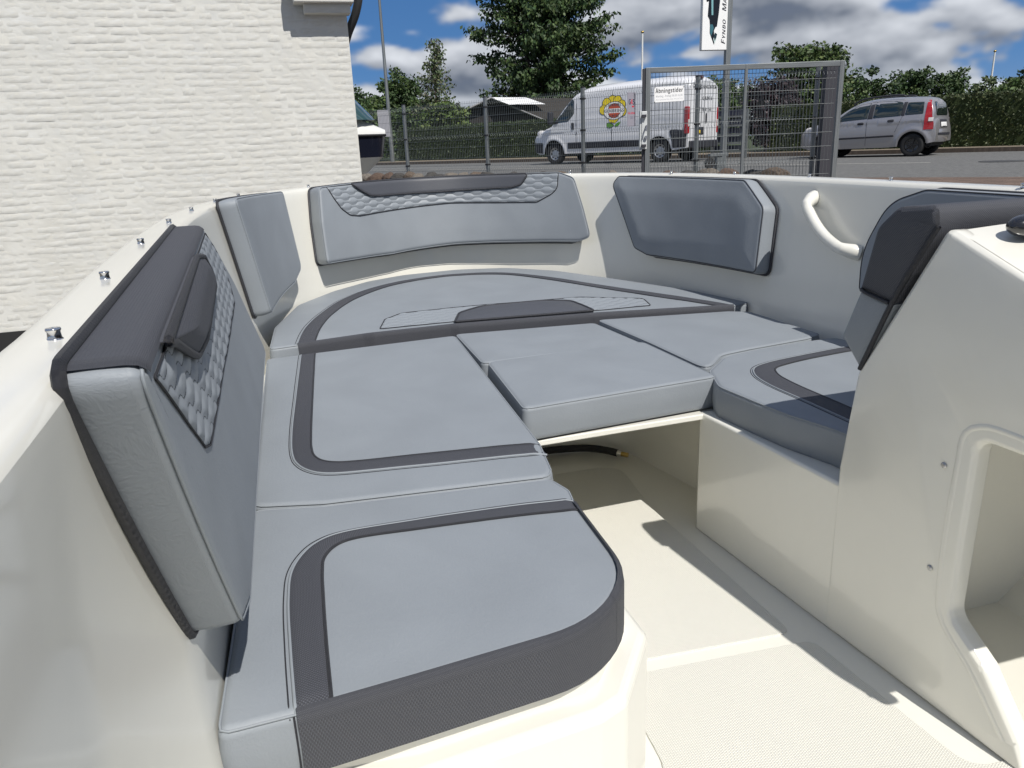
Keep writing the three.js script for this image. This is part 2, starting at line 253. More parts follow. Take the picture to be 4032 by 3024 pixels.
{
  mesh('cockpit_floor', prism([[-1.12, -0.8], [1.12, -0.8], [1.12, 2.98], [-1.12, 2.98]], -0.03, 0, 0), M.gel, boat);
  const skidPanel = (pts) => { const g = prism(pts, -0.01, 0.004, 0.002, 5); const p = g.attributes.position, uv = g.attributes.uv; for (let i = 0; i < p.count; i++) uv.setXY(i, p.getX(i), p.getZ(i)); return g; };
  mesh('nonskid_panel', skidPanel([[-.3, 1.535, .03], [.27, 1.5, .03], [.25, 2.3, .03], [.3, 2.7, .1], [-.3, 2.7, .1]]), M.skid, boat);
  mesh('nonskid_panel', skidPanel([[-.245, 1.485, .02], [.3, 1.452, .04], [.335, .98, .06], [.9, .95, .06], [.9, -.5, .05], [-.7, -.5, .05], [-.45, 1.0, .12], [-.265, 1.18, .1]]), M.skid, boat);
  // port seat base with its stepped lip
  const lipO = [[-1.13, .958, 0], [-.802, .962, 0], [-.515, .994, .03], [-.478, 1.012, .03], [-.35, 1.165, .03], [-.338, 1.26, .03], [-.345, 1.6, .05], [-.37, 1.75, 0], [-.33, 3.06, 0], [-1.12, 3.06, 0]];
  mesh('port_seat_base', [prism(lipO.map(([x, a, r], i) => [x + (i > 3 && i < 9 ? -0.02 : 0), a + (i < 4 ? 0.02 : 0), r]), 0, 0.424, 0.012), prism([[-1.13, .925, 0], [-.8, .93, 0], [-.50, .962, .02], [-.445, .985, .03], [-.332, 1.14, .04], [-.332, 1.5, .05], [-.345, 1.6, 0], [-1.12, 1.6, 0]], 0, 0.388, 0.018)], M.gel, boat);
  mesh('starboard_seat_base', prism([[.322, 2.11, .012], [.373, 1.46, 0], [1.1, 1.46, 0], [1.1, 2.11, 0]], 0, 0.424, 0.01), M.gel, boat);
  mesh('bow_deck', [prism([[-.37, 2.065, .01], [.42, 2.09, .01], [.42, 3.06, 0], [-.37, 3.06, 0]], .402, .421, .004), prism([[.40, 2.1], [1.1, 2.1], [1.1, 3.06], [.40, 3.06]], .40, .42, 0), prism([[-1.07, 3.04], [1.07, 3.04], [1.02, 3.5], [.9, 4.0], [.68, 4.36], [.42, 4.62], [0, 4.8], [-.42, 4.62], [-.68, 4.36], [-.9, 4.0], [-1.02, 3.5]], .39, .419, 0)], M.gel, boat);
  const path = resample([[.325, 2.11], [.50, 2.17], [.475, 2.41], [.398, 2.786], [.30, 2.87], [.038, 2.915], [-.38, 2.94]], .1, false);
  mesh('cavity_wall', [grid(path.length - 1, 6, (u, v, i) => V(path[i][0] + (i > 2 ? 0.05 * v : 0), v * .405, -path[i][1]), (u, v) => [u * 1.4, v * .4])], M.gel, boat);
}
// console on the starboard side
{
  const sx = (a) => .317 + (2.136 - a) * .081;
  const wall = (pts, depth, bev) => { const P = roundPoly(pts, 6, 0.2), s = new THREE.Shape(P.map((p) => new THREE.Vector2(p[0], p[1]))); const g = new THREE.ExtrudeGeometry(s, { depth: depth - 2 * bev, bevelEnabled: true, bevelThickness: bev, bevelSize: bev, bevelOffset: -bev, bevelSegments: 5, curveSegments: 5 }); const p = g.attributes.position, uv = g.attributes.uv; for (let i = 0; i < p.count; i++) { const a = p.getX(i), y = p.getY(i), d = p.getZ(i) + bev; p.setXYZ(i, sx(a) + d, y, -a); uv.setXY(i, a, y); } return toCreasedNormals(flip(g), 0.7); };
  const flip = (g) => { const ix = g.index; const p = g.attributes.position.array, u = g.attributes.uv.array; if (!ix) { for (let i = 0; i < p.length; i += 9) for (let k = 0; k < 3; k++) { const t = p[i + 3 + k]; p[i + 3 + k] = p[i + 6 + k]; p[i + 6 + k] = t; } for (let i = 0; i < u.length; i += 6) for (let k = 0; k < 2; k++) { const t = u[i + 2 + k]; u[i + 2 + k] = u[i + 4 + k]; u[i + 4 + k] = t; } } g.computeVertexNormals(); return g; };
  mesh('console_side', wall([[1.50, 0, 0], [1.50, .47, 0], [1.469, .725, .05], [1.272, 1.084, .02], [.72, .845, .05], [.72, .66, .02], [1.14, .668, .035], [1.146, .25, .05], [1.05, .18, .08], [.955, .06, .04], [.93, 0, 0]], .05, .014), M.gel, boat);
  const xr = 1.14;
  mesh('console_top', grid(14, 12, (u, v) => { const a = lerp(1.262, .72, v), y = lerp(1.0805, .845, v) + 0.012 * Math.sin(u * Math.PI); return V(lerp(sx(a) + .012, xr, u), y - (v === 0 ? 0.004 : 0), -a); }, (u, v) => [u, v]), M.gel, boat);
  mesh('console_front', [grid(4, 8, (u, v) => { const a = v < .5 ? lerp(1.49, 1.465, v * 2) : lerp(1.465, 1.268, v * 2 - 1), y = v < .5 ? lerp(0, .725, v * 2) : lerp(.725, 1.078, v * 2 - 1); return V(lerp(sx(a) + .01, xr, u), y, -a); })], M.gel, boat);
  mesh('footwell', [grid(4, 6, (u, v) => V(lerp(sx(1.4) + .02, xr, u), v * .72, -(1.43 - .05 * v))), grid(4, 4, (u, v) => V(lerp(sx(1) + .02, xr, u), .72, -lerp(.72, 1.4, v)))], M.gel, boat);
  const rim = [[.74, .695], [1.0, .70], [1.13, .70], [1.168, .675], [1.176, .60], [1.178, .3], [1.165, .235], [1.075, .15], [.985, .045]];
  mesh('opening_rim', tube(rim.map(([a, y]) => V(sx(a) + .010, y, -a)), .0125, 10, 60), M.gel, boat);
  const screw = [new THREE.SphereGeometry(.0075, 14, 8, 0, 6.3, 0, 1.3).scale(1, .55, 1), box(.010, .0012, .0022, 0, .0036, 0), box(.0022, .0012, .010, 0, .0036, 0)].map((g) => g.rotateZ(Math.PI / 2));
  for (const [a, y] of [[1.205, .587], [1.205, .338]]) { const m = mesh('screw', screw.map((g) => g.clone()), M.steel, boat); m.position.set(sx(a) - .0005, y, -a); }
}
// windscreen bracket on the console top, its foot on the dash
{
  const g = bthing('dash_bracket', 'black glossy rounded bracket standing on the white console top', 'bracket');
  mesh('foot', new THREE.CylinderGeometry(.022, .026, .03, 20).translate(.53, 1.048, -1.19), M.black, g);
  mesh('arm', tube([[.53, 1.05, -1.19], [.532, 1.08, -1.192], [.55, 1.098, -1.2], [.62, 1.10, -1.215]], .016, 14, 30), M.black, g);
  mesh('knob', new THREE.SphereGeometry(.03, 24, 16).scale(1.5, .75, .9).translate(.508, 1.086, -1.197), M.black, g);
  rebase(g);
}
// grab handle
{
  const A = [.7875, .890], Bq = [.8069, .577], n = 26, pts = [], rad = [];
  for (let k = 0; k <= n; k++) { const t = k / n, h = Math.min(1, Math.sin(t * Math.PI) * 2.6); const u = lerp(A[0], Bq[0], t), v = lerp(A[1], Bq[1], t) - .055 * Math.sin(t * Math.PI); pts.push(hullAt(u, v, -.004 + .06 * Math.pow(h, .7))); rad.push(lerp(.030, .0215, smooth(0, .12, Math.min(t, 1 - t)))); }
  const c = new THREE.CatmullRomCurve3(pts), f = c.computeFrenetFrames(60, false);
  const g = grid(16, 60, (u, v, i, j) => { const p = c.getPoint(v), a = u * Math.PI * 2, r = lerp(rad[Math.floor(v * n)], rad[Math.min(n, Math.floor(v * n) + 1)], v * n % 1); return p.addScaledVector(f.normals[j], Math.cos(a) * r).addScaledVector(f.binormals[j], Math.sin(a) * r); });
  mesh('grab_handle', g, M.gel, boat);
}
// hose lying in the cavity under the seats
{
  const g = bthing('drain_hose', 'black rubber hose with brass end lying in the recess under the centre seat', 'hose');
  const P = [[-.2, .03, -2.80], [-.05, .028, -2.87], [.05, .028, -2.89], [.124, .03, -2.878], [.224, .03, -2.85], [.292, .028, -2.80], [.325, .025, -2.765]];
  mesh('hose', tube(P, .0155, 12, 60), M.rubber, g);
  mesh('ferrule', rod([.322, .025, -2.768], [.338, .024, -2.752], .0145, 14), M.chrome, g);
  mesh('end_fitting', rod([.337, .024, -2.753], [.358, .023, -2.732], .0105, 6), M.brass, g);
  rebase(g);
}

// ---------------------------------------------------------------- upholstery
const LAM = 0.11, PQ = 0.0275, AQ = 0.0068;
const qw = (x) => Math.tanh(1.7 * Math.cos(2 * Math.PI * x / LAM)) / Math.tanh(1.7);
const qd = (x, y) => { const k = Math.floor(y / PQ); let d = 1; for (let i = k - 1; i <= k + 2; i++) d = Math.min(d, Math.abs(y - i * PQ - (i % 2 ? -1 : 1) * AQ * qw(x))); return d; };
const quiltMap = (() => {                                               // vinyl tint and the black sewing thread
  const t = canvasTex(512, 288, (c, w, h) => {
    c.fillStyle = '#f2f2f3'; c.fillRect(0, 0, w, h); c.strokeStyle = '#2c3038'; c.lineWidth = 9; c.setLineDash([34, 8]);
    for (let i = -1; i <= 3; i++) { c.beginPath(); for (let k = -4; k <= w + 4; k += 2) { const y = i * PQ + (i % 2 ? -1 : 1) * AQ * qw(k / w * LAM); c[k < -3 ? 'moveTo' : 'lineTo'](k, h - y / (2 * PQ) * h); } c.stroke(); }
  });
  t.wrapS = t.wrapT = THREE.RepeatWrapping; t.repeat.set(1 / LAM, 1 / (2 * PQ)); return t;
})();
M.quilt = std({ color: lin(0.268, 0.294, 0.318), roughness: 0.56, map: quiltMap });
function quilt(map, P, off, lift, sc = 1, hgt = 0.007) {
  if (area2(P) < 0) P = P.slice().reverse();
  const inside = (x, y) => { let r = false; for (let i = 0, j = P.length - 1; i < P.length; j = i++) { const a = P[i], b = P[j]; if ((a[1] > y) !== (b[1] > y) && x < (b[0] - a[0]) * (y - a[1]) / (b[1] - a[1]) + a[0]) r = !r; } return r; };
  const near = (x, y) => { let best = [1e9, x, y]; for (let i = 0; i < P.length; i++) { const a = P[i], b = P[(i + 1) % P.length], dx = b[0] - a[0], dy = b[1] - a[1], t = Math.max(0, Math.min(1, ((x - a[0]) * dx + (y - a[1]) * dy) / (dx * dx + dy * dy || 1))), X = a[0] + t * dx, Y = a[1] + t * dy, d = Math.hypot(x - X, y - Y); if (d < best[0]) best = [d, X, Y]; } return best; };
  const xs = P.map((p) => p[0]), ys = P.map((p) => p[1]), st = 0.0045 * sc, x0 = Math.min(...xs) - st, y0 = Math.min(...ys) - st, nx = Math.ceil((Math.max(...xs) - x0) / st) + 1, ny = Math.ceil((Math.max(...ys) - y0) / st) + 1;
  const ins = [], pts = []; for (let j = 0; j <= ny; j++) for (let i = 0; i <= nx; i++) { const x = x0 + i * st, y = y0 + j * st; ins.push(inside(x, y)); pts.push([x, y]); }
  const pos = [], uv = [], idx = [], id = {};
  const vert = (k) => { if (id[k] !== undefined) return id[k]; let [x, y] = pts[k], e = 0; const q = near(x, y); if (!ins[k]) { x = q[1]; y = q[2]; } else e = q[0]; const X = x / sc, Y = y / sc; const h = hgt * sc * Math.pow(smooth(-0.002, 0.017, qd(X, Y)), 0.8) * smooth(0, 0.008, e); const p = map(x, y, off(x, y) + lift + h - (ins[k] ? 0 : 0.002)); pos.push(p.x, p.y, p.z); uv.push(X, Y); return id[k] = pos.length / 3 - 1; };
  for (let j = 0; j < ny; j++) for (let i = 0; i < nx; i++) { const a = j * (nx + 1) + i, b = a + 1, c = a + nx + 1, e = c + 1; if (ins[a] || ins[b] || ins[c] || ins[e]) { const [A, Bv, C, E] = [a, b, c, e].map(vert); idx.push(A, Bv, E, A, E, C); } }
  const g = new THREE.BufferGeometry(); g.setAttribute('position', new THREE.Float32BufferAttribute(pos, 3)); g.setAttribute('uv', new THREE.Float32BufferAttribute(uv, 2)); g.setIndex(idx); g.computeVertexNormals(); return g;
}
// a wall strip on the side of a pad, following outline points i0..i1 slightly proud
function sideStrip(map, P, nor, i0, i1, t, r, lift = 0.0055, lo = 0.004) {
  const n = P.length, cnt = ((i1 - i0) % n + n) % n, prof = [[0, lo], [0, lerp(lo, t - r, .33)], [0, lerp(lo, t - r, .66)], [0, t - r], [r * .12, t - r * .55], [r * .45, t - r * .18], [r * .75, t - r * .04]];
  return grid(cnt, prof.length - 1, (u, v, i, j) => { const k = (i0 + i) % n, [ins, of] = prof[j]; return map(P[k][0] - nor[k][0] * (ins - lift), P[k][1] - nor[k][1] * (ins - lift), of + (j > 3 ? lift : 0)); }, (u, v) => [u * cnt * 0.04, v * t]);
}
const nearest = (P, x, y) => { let b = 0, d = 1e9; P.forEach((p, i) => { const e = Math.hypot(p[0] - x, p[1] - y); if (e < d) { d = e; b = i; } }); return b; };
const SEAT = 'grey cushions of the bow seating', BACK = 'grey backrests round the bow';
const SB = 0.422;                                                       // underside of the seat cushions
function seatPad(name, label, pts, o = {}) {
  const g = bthing(name, label, 'cushion', SEAT), P = roundPoly(pts, 6, 0.04), map = flat(SB + (o.lift || 0));
  const k = pad(map, P, { t: 0.108, r: 0.016, puff: 0.0025, pw: 0.12, wav: 0.0012, bulge: 0.003, ...o });
  mesh('cover', k.geo, M.vinyl, g);
  const tt = (o.t || 0.108) - 0.004, rim = k.P.map((p, i) => [p[0] - k.nor[i][0] * 0.0035, p[1] - k.nor[i][1] * 0.0035]);
  if (!o.noPiping) mesh('piping', edgeTube(map, rim, tt - .0005, 0.0021), M.greyPiping, g);
  return { g, map, ...k };
}
function band(s, outer, inner, edge = true) {
  const n = 60, a = smoothPath(outer, n), b = smoothPath(inner, n);
  mesh('mesh_band', stripUV(strip(s.map, a, b, s.off, 0.0028), a, b), M.mesh, s.g);
  const away = a.map((p, i) => { const q = b[i], l = Math.hypot(p[0] - q[0], p[1] - q[1]) || 1; return [p[0] + (p[0] - q[0]) / l * 0.009, p[1] + (p[1] - q[1]) / l * 0.009]; });
  const off = (d) => (x, y) => s.off(x, y) + d;
  mesh('stitching', edgeTube(s.map, away, off(0.0003), 0.0012, false), M.thread, s.g);
  mesh('welt', [edgeTube(s.map, a, off(0.0012), 0.003, false)], M.greyPiping, s.g);
  mesh('welt', [edgeTube(s.map, b, off(0.0018), 0.0032, false)], M.piping, s.g);
  return { a, b };
}
// A: cushion nearest the camera
{
  const s = seatPad('seat_cushion', 'grey seat cushion nearest the camera, with dark mesh front edge and curved dark band', [[-1.075, .945, .02], [-.967, .95, 0], [-.793, .967, 0], [-.495, 1.0, .3], [-.378, 1.125, .3], [-.366, 1.42, .2], [-.352, 1.50, .04], [-.372, 1.575, .03], [-.891, 1.622, .1], [-1.05, 1.66, .03]]);
  const i0 = nearest(s.P, -.967, .95), i1 = nearest(s.P, -.366, 1.44);
  mesh('mesh_side_panel', sideStrip(s.map, s.P, s.nor, i0, i1, .108, .016), M.mesh, s.g);
  band(s, [[-.968, .952], [-.972, 1.10], [-.973, 1.25], [-.966, 1.34], [-.947, 1.396], [-.919, 1.437], [-.875, 1.462], [-.70, 1.466], [-.366, 1.444]], [[-.918, .96], [-.917, 1.10], [-.914, 1.24], [-.911, 1.32], [-.904, 1.375], [-.879, 1.415], [-.846, 1.43], [-.70, 1.424], [-.374, 1.396]]);
  const c = i0, q = s.P[c], seam = [[.104, 0.001], [.08, 0.0035], [.05, 0.004], [.02, 0.004], [.005, 0.003]].map(([y, o]) => s.map(q[0] + s.nor[c][0] * o - .004, q[1] + s.nor[c][1] * o, y));
  mesh('stitching', tube(seam, .0014, 6, 20), M.thread, s.g);
  rebase(s.g);
}
// B: long port cushion
{
  const s = seatPad('seat_cushion', 'long grey port cushion between the nearest cushion and the bow, with L-shaped dark band', [[-1.05, 1.675, .04], [-.891, 1.632, .1], [-.372, 1.585, .03], [-.352, 1.62, .03], [-.325, 1.79, .1], [-.278, 2.9, .05], [-.272, 3.075, .03], [-1.03, 3.02, .03]]);
  band(s, [[-.900, 3.01], [-.930, 2.5], [-.952, 2.1], [-.953, 1.95], [-.944, 1.882], [-.918, 1.825], [-.875, 1.789], [-.660, 1.753], [-.333, 1.718]], [[-.847, 3.015], [-.877, 2.5], [-.899, 2.1], [-.903, 1.98], [-.898, 1.912], [-.880, 1.873], [-.844, 1.848], [-.648, 1.821], [-.328, 1.785]]);
  rebase(s.g);
}
// C: crescent cushion in the bow
{
  const s = seatPad('bow_cushion', 'crescent-shaped grey bow cushion with dark edging and quilted headrest', [[-1.02, 3.10, .03], [-.62, 3.175, .3], [-.25, 3.185, .3], [.36, 3.12, .3], [1.0, 2.995, .02], [1.1, 3.03, .04], [1.02, 3.4, .2], [.9, 3.72, .2], [.78, 4.02, .2], [.63, 4.36, .2], [.4, 4.62, .2], [.1, 4.72, .2], [-.25, 4.68, .2], [-.47, 4.56, .2], [-.69, 4.32, .2], [-.885, 4.0, .2], [-1.0, 3.5, .2]], { lift: .018 });
  band(s, [[-.91, 3.13], [-.87, 3.4], [-.80, 3.66], [-.66, 4.02], [-.5, 4.26], [-.30, 4.43], [0, 4.52], [.3, 4.43], [.5, 4.14], [.66, 3.76], [.83, 3.38], [.99, 3.01]], [[-.84, 3.14], [-.80, 3.4], [-.74, 3.64], [-.61, 3.97], [-.46, 4.2], [-.29, 4.36], [0, 4.455], [.28, 4.36], [.46, 4.08], [.61, 3.72], [.765, 3.35], [.92, 3.025]]);
  const i0 = nearest(s.P, -.9, 3.12), i1 = nearest(s.P, .98, 3.0); mesh('mesh_side_panel', sideStrip(s.map, s.P, s.nor, i0, i1, .108, .016), M.mesh, s.g);
  const q = roundPoly([[-.565, 3.24, .01], [-.52, 3.42, .05], [-.43, 3.52, .06], [-.1, 3.53, .1], [.44, 3.49, .1], [.70, 3.31, .05], [.66, 3.15, .02], [.36, 3.17, .05], [-.25, 3.235, .05]], 5, .03);
  mesh('quilted_panel', quilt(s.map, q, s.off, 0.0008, 1, .004), M.quilt, s.g);
  mesh('stitching', edgeTube(s.map, q, (x, y) => s.off(x, y) + .002, .0022), M.thread, s.g);
  const p = roundPoly([[-.245, 3.20, .01], [-.19, 3.36, .06], [-.07, 3.455, .08], [.25, 3.45, .08], [.36, 3.38, .08], [.378, 3.14, .01]], 6, .03);
  mesh('head_pad', inlay(s.map, p, s.off, .014, { puff: .012, sink: 0 }), M.darkVinyl, s.g);
  mesh('piping', edgeTube(s.map, p, (x, y) => s.off(x, y) + .01, .0055), M.piping, s.g);
  rebase(s.g);
}
// D1, D2, E: plain filler cushions
rebase(seatPad('filler_cushion', 'small square grey filler cushion in the centre, touching the bow cushion', [[-.262, 3.14, .03], [.352, 3.075, .03], [.385, 2.655, .03], [-.268, 2.645, .03]], { t: .098, wav: .002 }).g);
rebase(seatPad('filler_cushion', 'front centre grey filler cushion over the open recess', [[-.262, 2.60, .04], [.372, 2.635, .04], [.392, 2.115, .03], [-.292, 2.055, .025]], { t: .108, lift: .006, wav: .002 }).g);
rebase(seatPad('filler_cushion', 'grey filler cushion on the starboard side of the bow, beside the hull', [[.365, 3.085, .03], [.96, 2.985, .05], [1.04, 2.93, .04], [1.05, 2.46, .04], [.96, 2.425, .04], [.69, 2.385, .05], [.55, 2.355, .1], [.41, 2.205, .05], [.395, 2.64, .03]], { spine: [[.6, 2.72], [.8, 2.72]] }).g);
// F: starboard seat
{
  const s = seatPad('seat_cushion', 'grey starboard seat cushion with dark U-shaped band in front of the console', [[.405, 2.20, .1], [.545, 2.335, .12], [.69, 2.37, .05], [.93, 2.395, .05], [1.07, 2.40, .04], [1.06, 1.47, .02], [.44, 1.50, .03], [.425, 1.60, .1], [.385, 1.74, .2], [.366, 1.87, .1], [.346, 2.04, .1]]);
  band(s, [[1.0, 2.25], [.90, 2.238], [.76, 2.215], [.63, 2.188], [.55, 2.15], [.505, 2.08], [.487, 1.98], [.49, 1.80], [.50, 1.51]], [[1.0, 2.20], [.90, 2.19], [.78, 2.172], [.68, 2.15], [.61, 2.12], [.575, 2.06], [.562, 1.98], [.562, 1.80], [.565, 1.51]]);
  rebase(s.g);
}
const mapH = (a, y, off) => { const v = (y - .65) / .45, top = -1.035 - .05 * (a - .7); return V(lerp(-1.012, top, v) + off - .078, y, -a); };
const mapG = (x, y, off) => { const u = x2u(x); return hullAt(u, y / VH).add(V(.45 * smooth(.5, .38, u), .12, 1).multiplyScalar(off)); };
function backPad(label, uv, o = {}) {
  const g = bthing('backrest', label, 'backrest', BACK), P = o.P || roundPoly(UV(uv), 6, 0.035);
  const mp = o.map || hullMap, k = pad(mp, P, { t: .08, r: .016, puff: .003, pw: .1, wav: .0012, bulge: .003, ...o });
  mesh('cover', k.geo, M.vinyl, g);
  const t = o.t || .08, rim = k.P.map((p, i) => [p[0] - k.nor[i][0] * .0035, p[1] - k.nor[i][1] * .0035]);
  mesh('front_piping', edgeTube(mp, rim, t - .004, .0022), o.darkRim ? M.piping : M.greyPiping, g);
  const out = k.P.map((p, i) => [p[0] + k.nor[i][0] * .004, p[1] + k.nor[i][1] * .004]);
  mesh('back_piping', edgeTube(mp, out, .008, o.backR || .006), M.piping, g);
  return { g, map: mp, ...k };
}
// H: tall port backrest beside the camera; outline in (a, y) on its own flat face
{
  const s = backPad('tall grey port backrest nearest the camera, with dark mesh top and hanging head flap', null, { t: .078, r: .017, puff: .002, backR: .007, bulge: .001, map: mapH, P: roundPoly([[.961, .682, .03], [1.06, .652, .04], [2.66, .642, .04], [2.60, .90, .08], [2.45, 1.03, .08], [2.24, 1.105, .08], [.722, 1.105, .022]], 6, .035) });
  const i0 = nearest(s.P, 2.24, 1.10), i1 = nearest(s.P, .735, 1.105);
  mesh('mesh_top_panel', sideStrip(mapH, s.P, s.nor, i0, i1, .078, .017, .0035), M.mesh, s.g);
  const q = roundPoly([[.77, 1.082, 0], [.80, 1.062, 0], [.873, 1.012, 0], [.995, .925, .015], [1.05, .908, .02], [1.795, .890, .1], [2.27, .885, .05], [2.38, .93, .05], [2.40, 1.01, .05], [2.24, 1.086, .04]], 4, .02);
  mesh('quilted_panel', quilt(mapH, q, s.off, .0008, 0.95, .0045), M.quilt, s.g);
  mesh('stitching', edgeTube(mapH, q, (x, y) => s.off(x, y) + .0015, .0016), M.thread, s.g);
  const f = roundPoly([[1.60, 1.098, .01], [1.77, 1.078, .05], [1.842, 1.03, .05], [1.80, 1.01, .03], [1.278, 1.004, .05], [1.102, 1.02, .03], [1.03, 1.042, .04], [.905, 1.085, .04], [.84, 1.098, .01]], 6, .02);
  mesh('head_flap', inlay(mapH, f, (x, y) => .079, .012, { spine: [[1.2, 1.05], [1.6, 1.05]], puff: .012, sink: 0, rings: 6 }), M.mesh, s.g);
  mesh('flap_piping', edgeTube(mapH, f, (x, y) => .079 + .010, .0055), M.piping, s.g);
  rebase(s.g);
}
// I, G, J, K
rebase(backPad('plain grey backrest at the port bow corner, next to the tall backrest', [[.262, .215, .03], [.320, .275, .05], [.3365, .36, .05], [.335, 1.0, .03], [.2545, 1.03, .03]], { t: .085, darkRim: false }).g);
{
  const s = backPad('wide grey backrest across the bow with dark top panel and quilted trim', [[.3712, .338, .03], [.4001, .316, 0], [.4396, .297, 0], [.48, .312, 0], [.5187, .328, 0], [.5785, .338, 0], [.6225, .355, .04], [.632, .40, .04], [.6271, .67, .1], [.6205, .965, .05], [.6101, 1.018, .03], [.5075, 1.017, 0], [.435, 1.015, 0], [.3788, 1.0, .04], [.3743, .70, .1]], { t: .12, r: .022, map: mapG });
  const d = roundPoly(UV([[.4062, 1.008, .01], [.4136, .936, .03], [.4219, .878, .04], [.4318, .866, .02], [.5058, .860, 0], [.5749, .877, .03], [.5824, .903, .04], [.5880, 1.008, .01]]), 5, .03);
  const q = roundPoly(UV([[.3860, .993, 0], [.3901, .882, .05], [.3948, .789, .06], [.4015, .721, .05], [.4100, .702, .04], [.4628, .724, .1], [.5162, .743, .1], [.5625, .731, .1], [.5933, .728, .06], [.6035, .804, .05], [.6078, .858, .05], [.6090, 1.008, 0]]), 4, .03);
  mesh('quilted_panel', quilt(mapG, q, s.off, .001, 1, .006), M.quilt, s.g);
  mesh('stitching', edgeTube(mapG, q, (x, y) => s.off(x, y) + .002, .0028), M.thread, s.g);
  const lx = u2x(.43), rx = u2x(.575), my = .93 * VH;
  mesh('head_pad', inlay(mapG, d, (x, y) => s.off(x, y) + .006, .008, { spine: [[lx, my], [rx, my]], sink: 0, rings: 5 }), M.darkVinyl, s.g);
  mesh('piping', edgeTube(mapG, d, (x, y) => s.off(x, y) + .012, .005), M.piping, s.g);
  rebase(s.g);
}
rebase(backPad('plain grey backrest on the starboard bow, facing away from the sun, with cut upper corner', [[.6832, .341, .05], [.695, .295, .05], [.775, .315, .03], [.7728, .79, .05], [.7605, .978, .05], [.6683, .978, .04], [.6615, .9, .06]], { darkRim: true, puff: .012 }).g);
rebase(backPad('grey backrest with rounded upper corner on the starboard hull beside the console', [[.8132, .355, .03], [.8118, .60, .25], [.8160, .90, .16], [.8235, .985, .12], [.93, .985, .05], [.93, .36, .04]].reverse(), { t: .07, darkRim: true }).g);
// L: backrest leaning on the console front
{
  const g = bthing('backrest', 'backrest leaning on the console front, dark mesh above and grey below', 'backrest', BACK);
  const block = (pts, x0, x1, bev) => { const P = roundPoly(pts, 6, .05), s = new THREE.Shape(P.map((p) => new THREE.Vector2(p[0], p[1]))); const e = new THREE.ExtrudeGeometry(s, { depth: x1 - x0 - 2 * bev, bevelEnabled: true, bevelThickness: bev, bevelSize: bev, bevelOffset: -bev, bevelSegments: 5, steps: 8 }); const p = e.attributes.position, uv = e.attributes.uv; for (let i = 0; i < p.count; i++) { const a = p.getX(i), y = p.getY(i), d = p.getZ(i) + bev; p.setXYZ(i, x1 - d, y, -a); } const w = toSmooth(e); for (let i = 0; i < w.attributes.position.count; i++) { const n = w.attributes.normal, q = w.attributes.position; if (Math.abs(n.getX(i)) > .7) w.attributes.uv.setXY(i, q.getZ(i), q.getY(i)); else w.attributes.uv.setXY(i, q.getX(i), q.getY(i) - q.getZ(i) * .7); } return w; };
  mesh('lower_cover', block([[1.540, .80, .02], [1.462, .728, .012], [1.382, .905, 0], [1.489, .922, 0]], .376, 1.06, .011), M.vinyl, g);
  mesh('mesh_cover', block([[1.491, .924, 0], [1.383, .907, 0], [1.285, 1.085, .01], [1.292, 1.128, .02], [1.40, 1.118, .045], [1.455, 1.07, .05]], .374, 1.06, .013), M.mesh, g);
  mesh('piping', tube([[.372, .908, -1.39], [.371, .915, -1.44], [.374, .923, -1.483], [.40, .925, -1.492], [.7, .925, -1.493], [1.05, .925, -1.493]], .004, 6, 40), M.piping, g);
  mesh('piping', tube([[.374, .735, -1.462], [.374, .82, -1.424], [.374, .92, -1.378], [.375, 1.04, -1.31], [.378, 1.085, -1.284]], .006, 6, 30), M.piping, g);
  rebase(g);
}

// ---------------------------------------------------------------- setting: yard, street, pavements
const ROAD = 1.08;
const D2 = [-0.743, -0.669], N2 = [0.669, -0.743];                      // along the street (away to the left), across it (away from the yard)
const st = (t, n, y) => V(D2[0] * t + N2[0] * n, y, D2[1] * t + N2[1] * n);
const structure = (name, geo, mat) => { const m = mesh(name, geo, mat); m.userData.kind = 'structure'; return m; };
const speck = (base, amp, f, z) => dataTex(512, 512, (u, v) => { const t = base + amp * (tileNoise(u, v, f, z, 3) + (Math.sin(u * 9177.7 + v * 7331.3) * 43758.5 % 1) * 0.35); return [t, t, t * 0.99].map((q) => Math.max(0, Math.min(255, q))); }, [0.5, 0.5], true);
M.asphalt = std({ color: lin(0.20, 0.20, 0.198), roughness: 0.9, map: speck(205, 60, 30, 3.7), bumpMap: grain, bumpScale: 0.004 });
M.gravel = std({ color: lin(0.16, 0.15, 0.135), roughness: 0.95, map: speck(200, 70, 40, 6.1), bumpMap: grain, bumpScale: 0.006 });
M.flag = std({ color: lin(0.30, 0.25, 0.19), roughness: 0.9, map: speck(210, 50, 20, 9.1) });
M.kerb = std({ color: lin(0.14, 0.11, 0.09), roughness: 0.9, map: speck(205, 60, 24, 2.1) });
M.paint = std({ color: lin(0.62, 0.61, 0.57), roughness: 0.8, map: speck(222, 40, 30, 5.1) });
M.paver = std({ color: lin(0.20, 0.145, 0.115), roughness: 0.9, map: dataTex(512, 512, (u, v) => { const r = Math.floor(v * 32), a = u * 16 + (r % 2) * 0.5, x = a - Math.floor(a), y = v * 32 - r, j = x < 0.03 || y < 0.06, q = (Math.sin((Math.floor(a) % 16) * 12.9 + r * 78.2) * 43758.5) % 1; const t = (j ? 110 : 205 + 40 * q) + 30 * tileNoise(u, v, 22, 4.4, 3); return [t, t * 0.97, t * 0.94]; }, [0.3, 0.3], true) });
M.grass = std({ color: lin(0.06, 0.085, 0.028), roughness: 0.95, map: speck(200, 90, 50, 8.8) });
